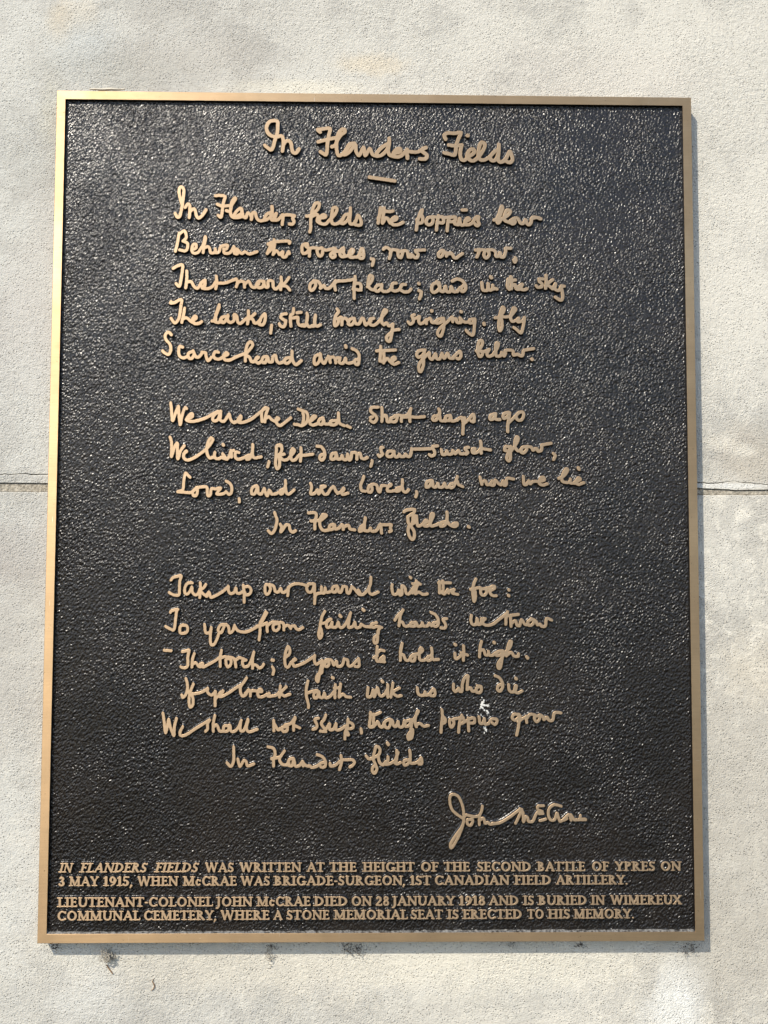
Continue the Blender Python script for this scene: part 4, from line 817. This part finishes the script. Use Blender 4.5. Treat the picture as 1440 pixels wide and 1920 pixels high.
def tangle(name, cat, label, cx, cy, rx, ry, nt, nc, mat, seed, r_=0.00022, depth=0.003):
    rng = random.Random(seed); vs = []; fs = []; k = px_to_m(cx, cy)
    X, Z = w0(cx, cy)
    for _ in range(nt):
        x = X + rng.uniform(-.7, .7)*rx*k; z = Z + rng.uniform(-.7, .7)*ry*k; y = -rng.uniform(0.0002, depth); a = rng.uniform(0, 6.28); pts = []
        for s_ in range(rng.randint(5, 11)):
            pts.append((x, y, z)); a += rng.uniform(-.9, .9); x += math.cos(a)*0.0009; z += math.sin(a)*0.0009; y = min(-0.0001, y + rng.uniform(-.0004, .0004))
            x += (X - x)*0.06; z += (Z - z)*0.06
        tube(vs, fs, pts, r_*rng.uniform(.5, 1.2))
    for _ in range(nc*2//3):
        crumb(vs, fs, X + rng.gauss(0, .5)*rx*k, -rng.uniform(0, .0008), Z + rng.gauss(0, .5)*ry*k, rng.uniform(.0002, .0007), rng)
    me = bpy.data.meshes.new(name); me.from_pydata(vs, [], fs); me.update()
    return props(link(name, me, [mat]), label, cat)
tangle('cobweb_clump', 'cobweb', 'round grey cobweb clump hanging below the lower left corner of the plaque', 202, 1788, 14, 14, 26, 22, M_WEB, 1, 0.0003, 0.005)
tangle('cobweb_strand', 'cobweb', 'thin vertical grey cobweb strand below the middle left of the plaque', 507, 1788, 5, 22, 12, 10, M_WEB, 2, 0.0002)
tangle('dirt_tangle', 'dirt', 'wide dark tangle of rootlets and dirt under the middle of the plaque', 665, 1776, 36, 7, 26, 30, M_DIRT, 3, 0.00016)
tangle('dirt_tangle', 'dirt', 'dark crumbly dirt at the bottom left corner of the plaque', 104, 1775, 10, 4, 5, 22, M_DIRT, 4, 0.00016)
tangle('dirt_tangle', 'dirt', 'dark dirt fleck under the lower edge right of centre', 1086, 1771, 9, 3, 6, 18, M_DIRT, 5, 0.00016)
tangle('dirt_tangle', 'dirt', 'sparse dark tangle of dirt near the bottom right corner of the plaque', 1288, 1776, 18, 10, 16, 26, M_DIRT, 6, 0.00012)
tangle('dirt_tangle', 'dirt', 'faint dark wisp under the plaque between the middle tangle and the right fleck', 962, 1772, 8, 6, 6, 8, M_DIRT, 7, 0.00012)
tangle('dirt_tangle', 'dirt', 'dark crumbs of dirt on top of the cobweb strand under the frame', 510, 1773, 14, 3, 5, 18, M_DIRT, 8, 0.00014)
vs, fs = [], []
tube(vs, fs, [(w0(x, y)[0], -0.0004, w0(x, y)[1]) for x, y in [(288, 1835), (286, 1840), (289, 1845), (290, 1850), (287, 1854), (284, 1857)]], 0.0004)
me = bpy.data.meshes.new('rootlet'); me.from_pydata(vs, [], fs); me.update()
props(link('rootlet', me, [M_TAN]), 'short curled brown rootlet stuck to the wall below the plaque', 'rootlet')
vs, fs = [], []
tube(vs, fs, [(w0(x, y)[0], -0.0004, w0(x, y)[1]) for x, y in [(200, 1808), (204, 1815), (208, 1820), (212, 1826)]], 0.0005)
me = bpy.data.meshes.new('rootlet'); me.from_pydata(vs, [], fs); me.update()
props(link('rootlet', me, [M_TAN]), 'small brown crumb of root just below the round cobweb clump', 'rootlet')
rng = random.Random(11); vs, fs = [], []
for _ in range(150):
    if rng.random() < .5: px, py = rng.uniform(90, 1325), 1767 + abs(rng.gauss(0, 9))
    elif rng.random() < .6: py = rng.uniform(260, 1770); px = 1297 + (py-182)*.0147 + abs(rng.gauss(0, 8))
    else: px, py = rng.uniform(90, 1400), rng.uniform(1780, 1900)
    x, z = w0(px, py); crumb(vs, fs, x, -0.0001, z, rng.uniform(.00015, .0005), rng)
me = bpy.data.meshes.new('dirt_specks'); me.from_pydata(vs, [], fs); me.update()
props(link('dirt_specks', me, [M_DIRT]), 'scattered dark specks of dirt on the wall around the plaque', 'dirt', kind='stuff')
# bead of old sealant along the top left of the frame
vs, fs = [], []
pts = [(150 + i*6, 168.6 + 0.5*math.sin(i*1.3)) for i in range(3, 15)]
tube(vs, fs, [(ray(x, y, -0.0045)[0], -0.0052 + 0.0004*math.sin(x*.2), ray(x, y, -0.0045)[1]) for x, y in pts], 0.0010, 7)
me = bpy.data.meshes.new('sealant_bead'); me.from_pydata(vs, [], fs); me.update()
props(link('sealant_bead', me, [NT('old_cream_sealant').set(Base_Color=(0.62, 0.57, 0.46), Roughness=0.8)]), 'thin bead of old cream sealant along the top left edge of the plaque', 'sealant')
